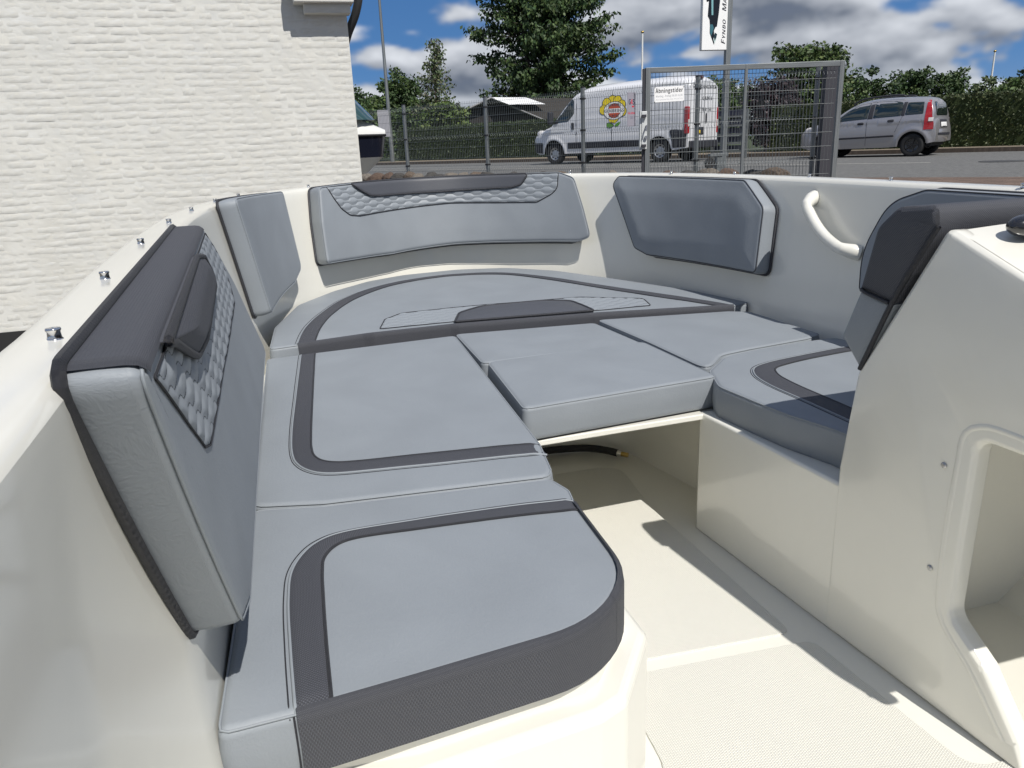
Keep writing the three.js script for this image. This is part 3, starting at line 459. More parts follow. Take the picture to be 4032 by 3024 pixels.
const ribbon2 = (n0, n1, y0, y1, t0 = -60, t1 = 90, k = 30) => grid(k, 2, (u, v) => st(lerp(t0, t1, u), lerp(n0, n1, v), lerp(y0, y1, v)), (u, v) => [lerp(t0, t1, u), lerp(n0, n1, v)]);
structure('yard', new THREE.PlaneGeometry(60, 60, 8, 8).rotateX(-Math.PI / 2).translate(-6, 0, 4).applyMatrix4(new THREE.Matrix4()), M.gravel);
structure('terrain', grid(4, 4, (u, v) => st(lerp(-260, 300, u), lerp(27.0, 420, v), ROAD + 0.02), (u, v) => [u * 560, v * 400]), M.grass);
structure('verge', merge([ribbon2(11.9, 12.75, ROAD - 0.02, ROAD + 0.004, 4.9, 90), ribbon2(11.9, 11.75, ROAD - 0.02, -0.1, 4.9, 90)]), M.gravel);
structure('road', ribbon2(12.7, 25.2, ROAD, ROAD), M.asphalt);
structure('lane_marking', merge([[4.5, 12.2], [13.2, 20], [21, 50]].map(([a, b]) => ribbon2(18.36, 18.47, ROAD + 0.004, ROAD + 0.004, a, b, 6))), M.paint);
structure('manhole_cover', new THREE.CylinderGeometry(.42, .42, .012, 32).translate(10.0, ROAD + 0.004, -15.9), std({ color: lin(.05, .05, .05), roughness: .7 }));
structure('kerb', merge([ribbon2(25.2, 25.2, ROAD - .02, ROAD + .115), ribbon2(25.2, 25.33, ROAD + .115, ROAD + .12)]), M.kerb);
structure('pavement', ribbon2(25.33, 27.2, ROAD + .115, ROAD + .13), M.flag);
structure('driveway', grid(6, 12, (u, v) => { const n = lerp(2.5, 12.95, v); return st(lerp(-14, 4.5, u), n, lerp(0.02, ROAD + .006, smooth(0.1, 0.62, v))); }, (u, v) => [u * 18.5, v * 10.4]), M.paver);

// ---------------------------------------------------------------- white painted brick building
{
  const b = thing('brick_building', 'white painted brick building at the left, with cornice at its corner', 'building', [-1.47, 0, -8.3], THREE.MathUtils.degToRad(16));
  // local: x runs left along the wall as -x, wall face at z = 0
  const tint = dataTex(512, 512, (u, v) => { const q = tileNoise(u, v, 5, 2.9, 5), w = tileNoise(u, v, 9, 7.7, 4), t = 236 + 26 * q; return [t + 3 * w, t, t - 3 - 6 * w].map((z) => Math.min(252, z)); }, [0.4, 0.4], true);
  const rough = dataTex(256, 256, (u, v) => 0.5 + 0.6 * tileNoise(u, v, 22, 5.2, 4), [5, 5]);
  const mat = std({ color: lin(0.77, 0.765, 0.735), roughness: 0.85, map: tint, bumpMap: rough, bumpScale: 0.002 });
  const CO = 0.0667, top = 3.6, ww = 9;
  const dep = (x, y) => 0.004 * fbm(x * 3, y * 3, 1.2, 3) + 0.006 * fbm(x * 14, y * 22, 4.1, 3);
  mesh('wall', [grid(240, 200, (u, v) => { const x = -4.6 * u, y = lerp(0.1, top, v); return V(x, y, -0.0012 + .6 * dep(x, y)); }, (u, v, p) => [p.x, p.y]), box(ww - 4.6, top, .3, -4.6 - (ww - 4.6) / 2, top / 2, -.15), box(.3, top, 6, -.1505, top / 2, -3.006)], mat, b);
  const variants = []; for (let k = 0; k < 9; k++) { const w = 0.237, h = 0.0635, z0 = k * 3.7; const g = grid(7, 4, (u, v) => { const e = Math.min(u, 1 - u) * w, f = Math.min(v, 1 - v) * h, q = smooth(-0.003, 0.0095, f) * lerp(0.4, 1, smooth(0, 0.03, e)); return V((u - .5) * w + 0.004 * fbm(u * 3, v * 2, z0, 2) * (1 - q), (v - .5) * h + 0.006 * fbm(u * 4, v * 2, z0 + 9, 2) * (1 - q), q * (0.0016 + 0.004 * fbm(u * 3, v * 1.5, z0 + 5, 3)) - 0.0024 * (1 - q)); }); variants.push(g); }
  const half = variants.map((g) => g.clone().scale(.48, 1, 1));
  const list = [];
  for (let r = 0; r < 49; r++) { const y = .1 + (r + .5) * CO; let x = -(r % 2 ? .12 : 0) - .006; if (r % 2) list.push([x + .06, y, true, r]); for (; x > -4.2; x -= .238) list.push([x - .118, y, rnd() < .1, r]); }
  const eye = V(1.47 * Math.cos(.279) - 8.3 * Math.sin(.279), EYE, 8.3);
  list.sort((p, q) => (Math.hypot(p[0] + 1.6, (p[1] - 2.2))) - Math.hypot(q[0] + 1.6, (q[1] - 2.2)));
  const rest = [];
  list.forEach(([x, y, hf, r], i) => {
    const k = Math.floor(rnd() * 9), g = (hf ? half : variants)[k], dx = rr(-.004, .004), dy = rr(-.003, .003), dz = rr(-.0026, .0006), rz = rr(-.012, .012), rx = rr(-.05, .05);
    if (i < 300) { const m = mesh('brick', g, mat, b); m.position.set(x + dx, y + dy, dz); m.rotation.set(rx, 0, rz); }
    else rest.push(g.clone().rotateX(rx).rotateZ(rz).translate(x + dx, y + dy, dz));
  });
  mesh('brick_field', rest, mat, b).userData.kind = 'stuff';
  // painted cornice at the gable foot, two steps
  mesh('cornice', [box(.44, .09, .16, -.22 + .03, 3.115, .05, .012), box(.56, .12, .24, -.28 + .06, 3.215, .08, .012), box(.66, .2, .3, -.30 + .08, 3.38, .10, .012)], mat, b);
  mesh('plinth', box(ww, .28, .3, -ww / 2 - .02, .12, -.14), std({ color: lin(0.02, 0.02, 0.021), roughness: .8 }), b);
  M.zinc = std({ color: lin(0.075, 0.078, 0.082), roughness: .45, metalness: .5 });
  mesh('downpipe', tube([[.16, 3.6, -.12], [.155, 3.3, -.13], [.11, 3.12, -.18], [.02, 2.93, -.3], [-.02, 2.75, -.55], [-.02, 2.6, -.8]], .042, 12, 60), M.zinc, b);
}
// ---------------------------------------------------------------- fence, gate, stones
M.galv = std({ color: lin(0.36, 0.385, 0.40), roughness: .5, metalness: .55, map: speck(205, 50, 14, 1.7) });
M.wire = std({ color: lin(0.20, 0.225, 0.235), roughness: .5, metalness: .5 });
M.darkSteel = std({ color: lin(0.055, 0.055, 0.065), roughness: .55, metalness: .2 });
M.plastic = std({ color: lin(0.02, 0.02, 0.022), roughness: .6 });
function wirePanel(A, B, y0, y1, folds, hs, pitch = .05) {              // welded mesh from A to B (plan points), folds bulge towards the yard
  const L = Math.hypot(B[0] - A[0], B[1] - A[1]), d = [(B[0] - A[0]) / L, (B[1] - A[1]) / L], nn = [-d[1], d[0]], gs = [];
  const s = nn[0] * -A[0] + nn[1] * -A[1] < 0 ? -1 : 1; const bulge = (y) => folds.reduce((q, f) => q + .035 * Math.max(0, 1 - Math.abs(y - f) / .05), 0);
  const at = (x, y, o = 0) => { const b = (bulge(y) + o) * s; return [A[0] + d[0] * x + nn[0] * b, y, A[1] + d[1] * x + nn[1] * b]; };
  const ys = [y0, ...folds.flatMap((f) => [f - .05, f, f + .05]).sort((a, b) => a - b), y1];
  for (let x = .03; x < L - .01; x += pitch) for (let k = 0; k < ys.length - 1; k++) gs.push(rod(at(x, ys[k]), at(x, ys[k + 1]), .0026, 4));
  for (const y of [...hs, ...folds.flatMap((f) => [f - .05, f + .05])]) gs.push(rod(at(0, y, .005), at(L, y, .005), .0034, 4));
  return merge(gs.map((g) => { g.deleteAttribute('uv'); return g; }));
}
{
  const g = thing('mesh_fence', 'galvanised welded mesh fence on posts along the street, above the stones', 'fence', [0, 0, 0]);
  const posts = [[-5.9, -21.75], [-4.04, -20.07], [-2.18, -18.39], [-.31, -16.71], [1.52, -15.06], [3.26, -13.48], [4.72, -12.17]];
  posts.forEach(([x, z], i) => {
    const y1 = 2.735, m = mesh('post', [box(.06, y1 - .5, .06, 0, (y1 + .5) / 2, 0, .006)], M.galv, g); m.position.set(x, 0, z); m.rotation.y = THREE.MathUtils.degToRad(-42); 
    const c = mesh('post_cap', box(.064, .02, .064, 0, y1 + .01, 0, .004), M.plastic, g); c.position.set(x, 0, z); c.rotation.y = THREE.MathUtils.degToRad(-42);
    for (const y of [2.55, 2.0, 1.42]) { const q = mesh('clamp', box(.075, .03, .09, 0, y, .0, .004), M.plastic, g); q.position.set(x, 0, z); q.rotation.y = THREE.MathUtils.degToRad(-42); }
    if (i) mesh('wire_panel', wirePanel(posts[i - 1], posts[i], 1.12, 2.7, [2.6, 1.98, 1.35], [2.38, 2.18, 1.78, 1.56, 1.16]), M.wire, g);
  });
}
{
  const g = thing('metal_gate', 'tall galvanised mesh gate leaf standing open in front of the fence', 'gate', [0, 0, 0]);
  const A = [2.03, -11.25], B = [4.73, -11.38], y0 = .72, y1 = 2.72, ang = Math.atan2(-(B[1] - A[1]), B[0] - A[0]);
  const stile = (x, z, w, d, name) => { const m = mesh(name, box(w, y1 - y0, d, 0, (y0 + y1) / 2, 0, .005), M.galv, g); m.position.set(x, 0, z); m.rotation.y = ang; };
  stile(A[0], A[1], .07, .06, 'stile'); stile(B[0], B[1], .065, .06, 'stile'); stile(3.39, lerp(A[1], B[1], .5) + .01, .04, .04, 'middle_stile');
  const rail = (y, h, name) => { const m = mesh(name, box(2.64, h, .055, 0, y, 0, .005), M.galv, g); m.position.set((A[0] + B[0]) / 2, 0, (A[1] + B[1]) / 2); m.rotation.y = ang; };
  rail(y1 - .035, .07, 'top_rail'); rail(y0 + .04, .06, 'bottom_rail');
  mesh('wire_panel', wirePanel([A[0] + .03, A[1] - .02], [B[0] - .06, B[1] - .02], y0 + .05, y1 - .06, [2.55], [2.36, 2.17, 1.98, 1.79, 1.6, 1.41, 1.22, 1.03]), M.galv, g);
  mesh('dark_strip', box(.035, y1 - y0 - .02, .07, A[0] - .05, (y0 + y1) / 2, A[1] - .02), M.darkSteel, g);
  mesh('lock_case', [box(.075, .5, .07, 1.975, 1.91, -11.2, .008), box(.02, .52, .09, 1.925, 1.91, -11.22, .003)], std({ color: lin(.62, .64, .63), roughness: .45 }), g);
  mesh('strike_plate', [box(.06, .035, .09, 1.965, 2.10, -11.165, .003), box(.06, .035, .09, 1.965, 1.71, -11.165, .003)], M.darkSteel, g);
  mesh('lever', [rod([2.0, 1.97, -11.16], [2.0, 1.97, -11.10], .012), rod([2.0, 1.97, -11.105], [1.985, 1.9, -11.10], .011), new THREE.CylinderGeometry(.022, .022, .03, 14).rotateX(Math.PI / 2).translate(1.995, 1.82, -11.15)], M.steel, g);
}
{ const g = thing('gate_post', 'broad dark steel gate post behind the right end of the gate', 'post', [4.84, 0, -12.0], .05); mesh('shaft', box(.2, 2.2, .16, 0, 1.62, 0, .008), M.darkSteel, g); mesh('cap', box(.21, .012, .17, 0, 2.727, 0, .003), M.galv, g); }
{ // opening hours board on the gate
  const t = canvasTex(820, 380, (c, w, h) => { c.fillStyle = '#fbfbfa'; c.fillRect(0, 0, w, h); c.fillStyle = '#16181c'; c.font = 'bold 146px sans-serif'; c.textAlign = 'center'; c.fillText('Åbningstider', w / 2, 150, 760); c.fillStyle = '#8b8f94'; c.font = '70px sans-serif'; c.fillText('Mandag - fredag 08.00-16.00', w / 2, 255, 740); c.fillStyle = '#a3a6aa'; c.font = '40px sans-serif'; c.fillText('Aften og weekend efter aftale. Tlf 62 00 70 70', w / 2, 330, 740); });
  const g = thing('hours_sign', 'white board with opening hours wired to the gate', 'sign', [2.32, 2.27, -11.215], .045);
  const f = mesh('board', box(.415, .2, .006, 0, .1, 0, .001), std({ color: lin(.8, .8, .79), roughness: .5 }), g); const p = mesh('print', new THREE.PlaneGeometry(.412, .196).translate(0, .1, .0045), std({ map: t, roughness: .5 }), g); p.rotation.z = f.rotation.z = .02;
  mesh('cable_tie', [[-.2, .005], [.2, .005], [-.2, .192], [.2, .192]].map(([x, y]) => box(.008, .012, .012, x, y, .004)), M.plastic, g);
}
{ // alarm board on the fence
  const t = canvasTex(300, 840, (c, w, h) => { c.fillStyle = '#98959f'; c.fillRect(0, 0, w, h); c.strokeStyle = '#7d7a86'; c.lineWidth = 6; c.strokeRect(14, 14, w - 28, h - 28); c.font = 'bold 190px sans-serif'; c.fillStyle = '#1b2340'; c.fillText('G', 36, 300, 92); c.fillStyle = '#c5253c'; c.fillText('4', 112, 300, 80); c.fillStyle = '#1b2340'; c.fillText('S', 186, 300, 86); c.fillStyle = '#c5253c'; c.beginPath(); c.arc(200, 330, 44, 0, Math.PI); c.fill(); c.font = 'bold 76px sans-serif'; c.textAlign = 'center'; c.fillText('ALARM', w / 2, 540, 250); c.fillStyle = '#55556a'; c.fillRect(96, 600, 110, 8); c.fillRect(110, 625, 84, 8); c.fillRect(104, 650, 96, 8); });
  const g = thing('alarm_sign', 'grey alarm company board hanging on the mesh fence', 'sign', [2.29, 2.02, -14.26], .73);
  mesh('board', box(.225, .56, .006, 0, .28, 0, .002), std({ color: lin(.45, .44, .5), roughness: .5 }), g); mesh('print', new THREE.PlaneGeometry(.222, .556).translate(0, .28, .0045), std({ map: t, roughness: .5 }), g);
}
{
  const g = thing('stone_wall', 'row of brown field boulders under the mesh fence', 'wall', [0, 0, 0]);
  const mats = [[.17, .13, .10], [.11, .09, .08], [.23, .20, .17], [.15, .10, .075], [.09, .085, .08]].map((c) => std({ color: lin(...c), roughness: .9, map: M.gravel.map }));
  const shapes = []; for (let k = 0; k < 8; k++) { const q = new THREE.IcosahedronGeometry(1, 3), p = q.attributes.position; for (let i = 0; i < p.count; i++) { const v = V(p.getX(i), p.getY(i), p.getZ(i)), s = 1 + .32 * fbm(v.x * 1.1 + k * 5, v.y * 1.1, v.z * 1.1, 3); p.setXYZ(i, v.x * s, v.y * s, v.z * s); } q.computeVertexNormals(); shapes.push(q); }
  for (let row = 0; row < 3; row++) for (let t = 5.0; t < 19; t += .30 + .12 * rnd()) { const w = rr(.16, .25), h = rr(.12, .17), m = mesh('stone', shapes[Math.floor(rnd() * 8)], mats[Math.floor(rnd() * 5)], g), p = st(t + (row % 2) * .15, 11.72 - (2 - row) * .12 + rr(-.04, .04), 1.13 - (2 - row) * .235 + rr(-.03, .04)); m.position.copy(p); m.scale.set(w, h, rr(.14, .2)); m.rotation.set(rr(-.3, .3), rr(0, 6), rr(-.25, .25)); }
}
{ // street sign and lamp pole on the far pavement
  const g = thing('lamp_post', 'tall grey street lamp column carrying the back of a sign plate', 'lamp post', [-5.51, ROAD + .12, -40.2]);
  mesh('column', new THREE.CylinderGeometry(.05, .1, 9.5, 14).translate(0, 4.75, 0), M.galv, g); mesh('base_sleeve', new THREE.CylinderGeometry(.105, .11, 1.6, 14).translate(0, .8, 0), M.galv, g);
  mesh('arm', tube([[0, 9.4, 0], [.1, 9.7, .1], [.9, 9.9, .8]], .04, 8, 20), M.galv, g); mesh('lantern', box(.5, .14, .26, 1.1, 9.9, 1.0, .05), M.galv, g);
  const p = mesh('sign_plate', box(.55, 1.25, .02, -.28, 1.83, .1, .004), std({ color: lin(.33, .33, .36), roughness: .5 }), g); p.rotation.y = .1;
}
for (const [x, z, h, l] of [[6.05, -34.9, 6.02, 'white flagpole behind the parked van'], [23.6, -39.3, 5.08, 'white flagpole far off at the right, above the bushes']]) { const g = thing('flagpole', l, 'flagpole', [x, ROAD, z], 0, 'white flagpoles beyond the street'); mesh('mast', new THREE.CylinderGeometry(.035, .06, h - ROAD, 12).translate(0, (h - ROAD) / 2, 0), std({ color: lin(.72, .72, .7), roughness: .4 }), g); mesh('knob', new THREE.SphereGeometry(.07, 14, 10).scale(1, .7, 1).translate(0, h - ROAD + .03, 0), M.brass, g); }
{ // hanging pylon sign
  const t = canvasTex(512, 1900, (c, w, h) => {
    c.fillStyle = '#f4f4f2'; c.fillRect(0, 0, w, h); const Y = (y) => h - y;
    const poly = (col, pts) => { c.fillStyle = col; c.beginPath(); pts.forEach(([x, y], i) => c[i ? 'lineTo' : 'moveTo'](x, Y(y))); c.fill(); };
    poly('#0d141d', [[250, 78], [150, 290], [150, 420], [138, 520], [100, 580], [118, 900], [300, 980], [350, 900], [330, 640], [300, 400], [270, 390], [240, 330], [262, 160]]);
    poly('#3d6d78', [[160, 300], [156, 440], [210, 440], [236, 380], [190, 240]]); poly('#7fb0b4', [[180, 600], [165, 880], [205, 900], [215, 600]]); poly('#0d141d', [[40, 980], [70, 820], [130, 840], [120, 1010]]);
    poly('#c9dad6', [[232, 190], [262, 250], [300, 245], [290, 170], [262, 100]]); poly('#20323a', [[240, 230], [262, 300], [310, 270], [296, 210], [262, 150]]);
    c.save(); c.translate(480, Y(80)); c.rotate(-Math.PI / 2); c.fillStyle = '#101522'; c.scale(1.35, 1); c.font = 'italic bold 118px sans-serif'; c.fillText('F', 0, 0); c.font = 'italic bold 92px sans-serif'; c.fillText('YNBO', 70, 0); c.font = 'italic bold 118px sans-serif'; c.fillText('M', 420, 0); c.font = 'italic bold 92px sans-serif'; c.fillText('A', 525, 0); c.restore();
  });
  const g = thing('pylon_sign', 'tall white boat dealer sign with a dark boat, hung on a grey pole', 'sign', [3.72, 0, -14.4], .2);
  mesh('pole', box(.09, 5.2, .09, .285, 3.4, -.02, .006), M.galv, g); mesh('sign_box', box(.47, 1.75, .09, 0, 4.085, 0, .012), std({ color: lin(.7, .7, .68), roughness: .4 }), g); mesh('print', new THREE.PlaneGeometry(.455, 1.73).translate(0, 4.085, .0465), std({ map: t, roughness: .35 }), g);
}
{ const g = thing('gate_stop', 'short galvanised post with a crossbar behind the gate', 'post', [3.74, .9, -13.85], .3); mesh('post', box(.1, .56, .1, 0, .28, 0, .006), M.galv, g); mesh('crossbar', box(.36, .05, .09, -.02, .585, .02, .006), M.galv, g); mesh('bracket', new THREE.CylinderGeometry(.09, .09, .06, 18).rotateX(Math.PI / 2).translate(-.2, .45, .05), M.rubber, g); }
{ const g = thing('slatted_rack', 'dark blue slatted trailer side standing behind the van', 'trailer', [7.35, ROAD, -26.0], -.6); mesh('frame', [box(.07, 1.45, .07, -.55, .75, 0), box(.09, 1.5, .09, .55, .75, 0)], M.galv, g); for (let k = 0; k < 5; k++) mesh('board', box(1.05, .17, .05, 0, .32 + k * .27, -.02), std({ color: lin(.02, .024, .045), roughness: .5 }), g); for (let k = 0; k < 5; k++) mesh('slat', box(1.12, .05, .05, 0, .2 + k * .27, .03), M.galv, g); }
// ---------------------------------------------------------------- shed with low dark roof
{
  const g = thing('dark_shed', 'low dark wooden shed with a white sheet along its ridge, beyond the hedge', 'shed', [0, ROAD, -46]);
  const wood = std({ color: lin(.022, .02, .021), roughness: .85 }), felt = std({ color: lin(.06, .055, .052), roughness: .95, map: M.gravel.map }), white = std({ color: lin(.75, .76, .77), roughness: .5 });
  const quad = (a, b, c, d) => grid(6, 4, (u, v) => V(...a).lerp(V(...b), u).lerp(V(...d).lerp(V(...c), u), v), (u, v) => [u * 6, v * 3]);
  mesh('gable', [quad([-3.4, 0, .6], [2.6, 0, -1.6], [2.6, 1.95, -1.6], [-3.4, 1.95, .6]), quad([-3.4, 1.9, .62], [2.6, 1.9, -1.58], [-.45, 3.2, -.42], [-.55, 3.2, -.4])], wood, g);
  mesh('side_wall', quad([2.6, 0, -1.6], [7.5, 0, -4], [7.5, 1.95, -4], [2.6, 1.95, -1.6]), wood, g);
  mesh('roof', [quad([-.5, 3.24, .1], [5.4, 3.24, -4.2], [8.0, 1.85, -3.6], [2.75, 1.85, -1.0]), quad([-.5, 3.24, .1], [5.4, 3.24, -4.2], [1.8, 1.9, -6.2], [-3.75, 1.9, .9])], felt, g);
  mesh('ridge_sheet', quad([-.55, 3.28, .12], [1.5, 3.28, -1.4], [2.6, 2.85, -1.0], [.5, 2.85, .3]), white, g);
  mesh('barge_board', [rod([-3.75, 1.9, .95], [-.5, 3.25, .15], .06, 4), rod([-.5, 3.25, .15], [2.75, 1.87, -.95], .06, 4)], std({ color: lin(.25, .25, .26), roughness: .7 }), g);
  mesh('gutter', rod([2.75, 1.82, -.95], [8.0, 1.82, -3.55], .06, 8), white, g);
}
// ---------------------------------------------------------------- the other boat behind the corner of the building
{
  const g = thing('speedboat', 'white speedboat with black hull stripe, its bow showing behind the brick building', 'boat', [-1.72, 0, -12], THREE.MathUtils.degToRad(10));
  // x = 0 at the bow tip, hull runs to -x
  const prof = (x) => { const s = Math.min(1, -x / 2.4), b = .95 * Math.pow(Math.sin(Math.min(1, s + .02) * Math.PI / 2), .75); const keel = lerp(1.95, 1.35, Math.pow(Math.min(1, -x / .62), .55)) - .12 * Math.min(1, -x / 3); return { b, keel, chineY: lerp(1.98, 1.62, Math.min(1, -x / 1.6)), chineB: b * .78, stripe: lerp(1.72, 1.76, 0), sheer: 2.02 - .05 * Math.min(1, -x / 2), deck: lerp(2.08, 2.24, Math.min(1, -x / .35)) }; };
  const loft = (f, k) => grid(60, k, (u, v) => f(-Math.pow(u, 1.6) * 4.5, v), (u, v) => [u * 4, v]);
  const both = (f) => [loft((x, v) => f(x, v, 1), 8), loft((x, v) => f(x, v, -1), 8)];
  const white = phy({ color: lin(.72, .72, .69), roughness: .3, clearcoat: .5 });
  mesh('lower_hull', both((x, v, s) => { const p = prof(x), ky = 1.47 - .14 * Math.min(1, -x / 2), y = lerp(ky, 1.70, v), w = p.b * .92 * Math.pow(v, .62) * smooth(-.001, .04, -x); return V(x - .06 - .26 * (1 - v), y, s * w); }), white, g);
  mesh('hull_stripe', both((x, v, s) => { const p = prof(x), y = lerp(1.70, 2.0, v), w = p.b * lerp(.922, 1.0, v) * smooth(-.001, .04, -x); return V(x - .06 + .06 * v, y, s * w); }), phy({ color: lin(.012, .014, .025), roughness: .15, clearcoat: 1 }), g);
  mesh('deck', both((x, v, s) => { const p = prof(x), a = v * Math.PI / 2, y = lerp(2.0, p.deck, Math.sin(a)), w = p.b * lerp(1.03, 0, v < .35 ? v * .35 : (v - .35) / .65 * .88 + .12) * smooth(0, .05, -x + .04); return V(x, v < .12 ? 2.0 + v * .3 : y, s * w); }), white, g);
  mesh('rub_rail', both((x, v, s) => { const p = prof(x), a = v * 6.28; return V(x + .012 * Math.cos(a), 2.005 + .018 * Math.sin(a), s * (p.b * 1.02 * smooth(0, .05, -x + .04) + .015 * Math.cos(a))); }), M.plastic, g);
  const scr = [[-.12, 2.25], [-.55, 2.68]]; 
  mesh('windscreen', [grid(8, 6, (u, v) => V(lerp(-.13, -.5, v) - .5 * Math.pow(2 * u - 1, 2), lerp(2.22, 2.62, v), lerp(-.6, .6, u) )), grid(8, 6, (u, v) => V(lerp(-.63, -3, u), lerp(2.22, 2.62, v), lerp(.62, .8, u) - .08 * v))], phy({ color: lin(.02, .06, .065), roughness: .05, clearcoat: 1 }), g);
  mesh('windscreen_frame', [tube([[-.63, 2.2, .63], [-.83, 2.42, .6], [-1.0, 2.64, .58]], .022, 8, 12), tube([[-1.0, 2.64, .58], [-2, 2.64, .66], [-3, 2.64, .7]], .02, 8, 12), tube([[-1.0, 2.64, .58], [-.6, 2.63, .2], [-.6, 2.63, -.2], [-1.0, 2.64, -.58]], .02, 8, 20), tube([[-.63, 2.22, .64], [-2, 2.22, .75], [-3, 2.22, .82]], .02, 8, 12)], M.steel, g);
  mesh('cradle', [box(.08, 1.5, .08, -1.4, .75, .5), box(.08, 1.5, .08, -1.4, .75, -.5), box(.08, 1.5, .08, -3.6, .75, .5), box(.08, 1.5, .08, -3.6, .75, -.5)], M.galv, g);
}

// ---------------------------------------------------------------- vehicles: x from nose to tail, +z is the near (left) side
function shell(o) {
  const { L, yb, yt, W, rr: RR, nx = 180, rows = 26 } = o;
  const fr = []; for (let j = 0; j <= rows; j++) { const f = j / rows; fr.push(f); }
  const half = (x, y) => { const t = yt(x), r = RR(x), k = Math.max(0, Math.min(1, (y - (t - r)) / r)); return W(x, y) * Math.sqrt(Math.max(0, 1 - k ** 2.4)); };
  const sec = (x, f) => { const b = yb(x), t = yt(x), r = RR(x), lo = Math.max(b, t - r); const y = f < .62 ? lerp(b, lo, f / .62) : lo + (t - lo) * Math.pow(Math.sin((f - .62) / .38 * Math.PI / 2), 1); return V(x, y, half(x, y)); };
  const side = (s) => grid(nx, rows, (u, v, i, j) => { const p = sec(o.xs ? o.xs(u) * L : u * L, fr[j]); p.z *= s; return p; }, (u, v, p) => [p.x, p.y]);
  const cap = (x) => grid(6, rows, (u, v, i, j) => { const p = sec(x, fr[j]); p.z *= lerp(-1, 1, u); return p; });
  return { geo: merge([side(1), side(-1), cap(0), cap(L)]), half, sec };
}
function piece(xs) { return (x) => { for (let i = 1; i < xs.length; i++) if (x <= xs[i][0]) { const [a, b] = xs[i - 1], [c, d] = xs[i]; return lerp(b, d, (x - a) / (c - a)); } return xs[xs.length - 1][1]; }; }
function spline(xs) { const c = new THREE.CatmullRomCurve3(xs.map(([x, y]) => V(x, y, 0)), false, 'centripetal').getSpacedPoints(400).map((p) => [p.x, p.y]); return piece(c); }
function wheel(r, w, style, mats) {
  const tyre = new THREE.LatheGeometry([[r * .62, -w * .46], [r * .8, -w * .5], [r * .94, -w * .48], [r, -w * .34], [r, w * .34], [r * .94, w * .48], [r * .8, w * .5], [r * .62, w * .46]].map(([x, y]) => new THREE.Vector2(x, y)), 40).rotateX(Math.PI / 2);
  const rim = [new THREE.LatheGeometry([[0, w * .22], [r * .3, w * .24], [r * .42, w * .18], [r * .56, w * .3], [r * .63, w * .42], [r * .63, -w * .3]].map(([x, y]) => new THREE.Vector2(x, y)), 40).rotateX(Math.PI / 2)];
  const holes = []; for (let k = 0; k < (style === 'van' ? 8 : 5); k++) { const a = k / (style === 'van' ? 8 : 5) * 6.283; if (style === 'van') holes.push(new THREE.CylinderGeometry(r * .075, r * .075, .02, 12).rotateX(Math.PI / 2).translate(Math.cos(a) * r * .45, Math.sin(a) * r * .45, w * .235)); else rim.push(box(r * .5, r * .1, w * .1, r * .33, 0, w * .34, .01).rotateZ(a)); }
  return { tyre, rim: merge(rim), holes: holes.length ? merge(holes) : null };
}
M.glass = phy({ color: lin(.012, .02, .02), roughness: .04, clearcoat: 1, clearcoatRoughness: .02 });
M.tyre = std({ color: lin(.016, .016, .017), roughness: .8 });
M.redLamp = phy({ color: lin(.35, .008, .012), roughness: .15, clearcoat: 1, clearcoatRoughness: .03 });
M.clearLamp = phy({ color: lin(.6, .58, .56), roughness: .12, clearcoat: 1 });
M.trim = std({ color: lin(.022, .023, .03), roughness: .6 });
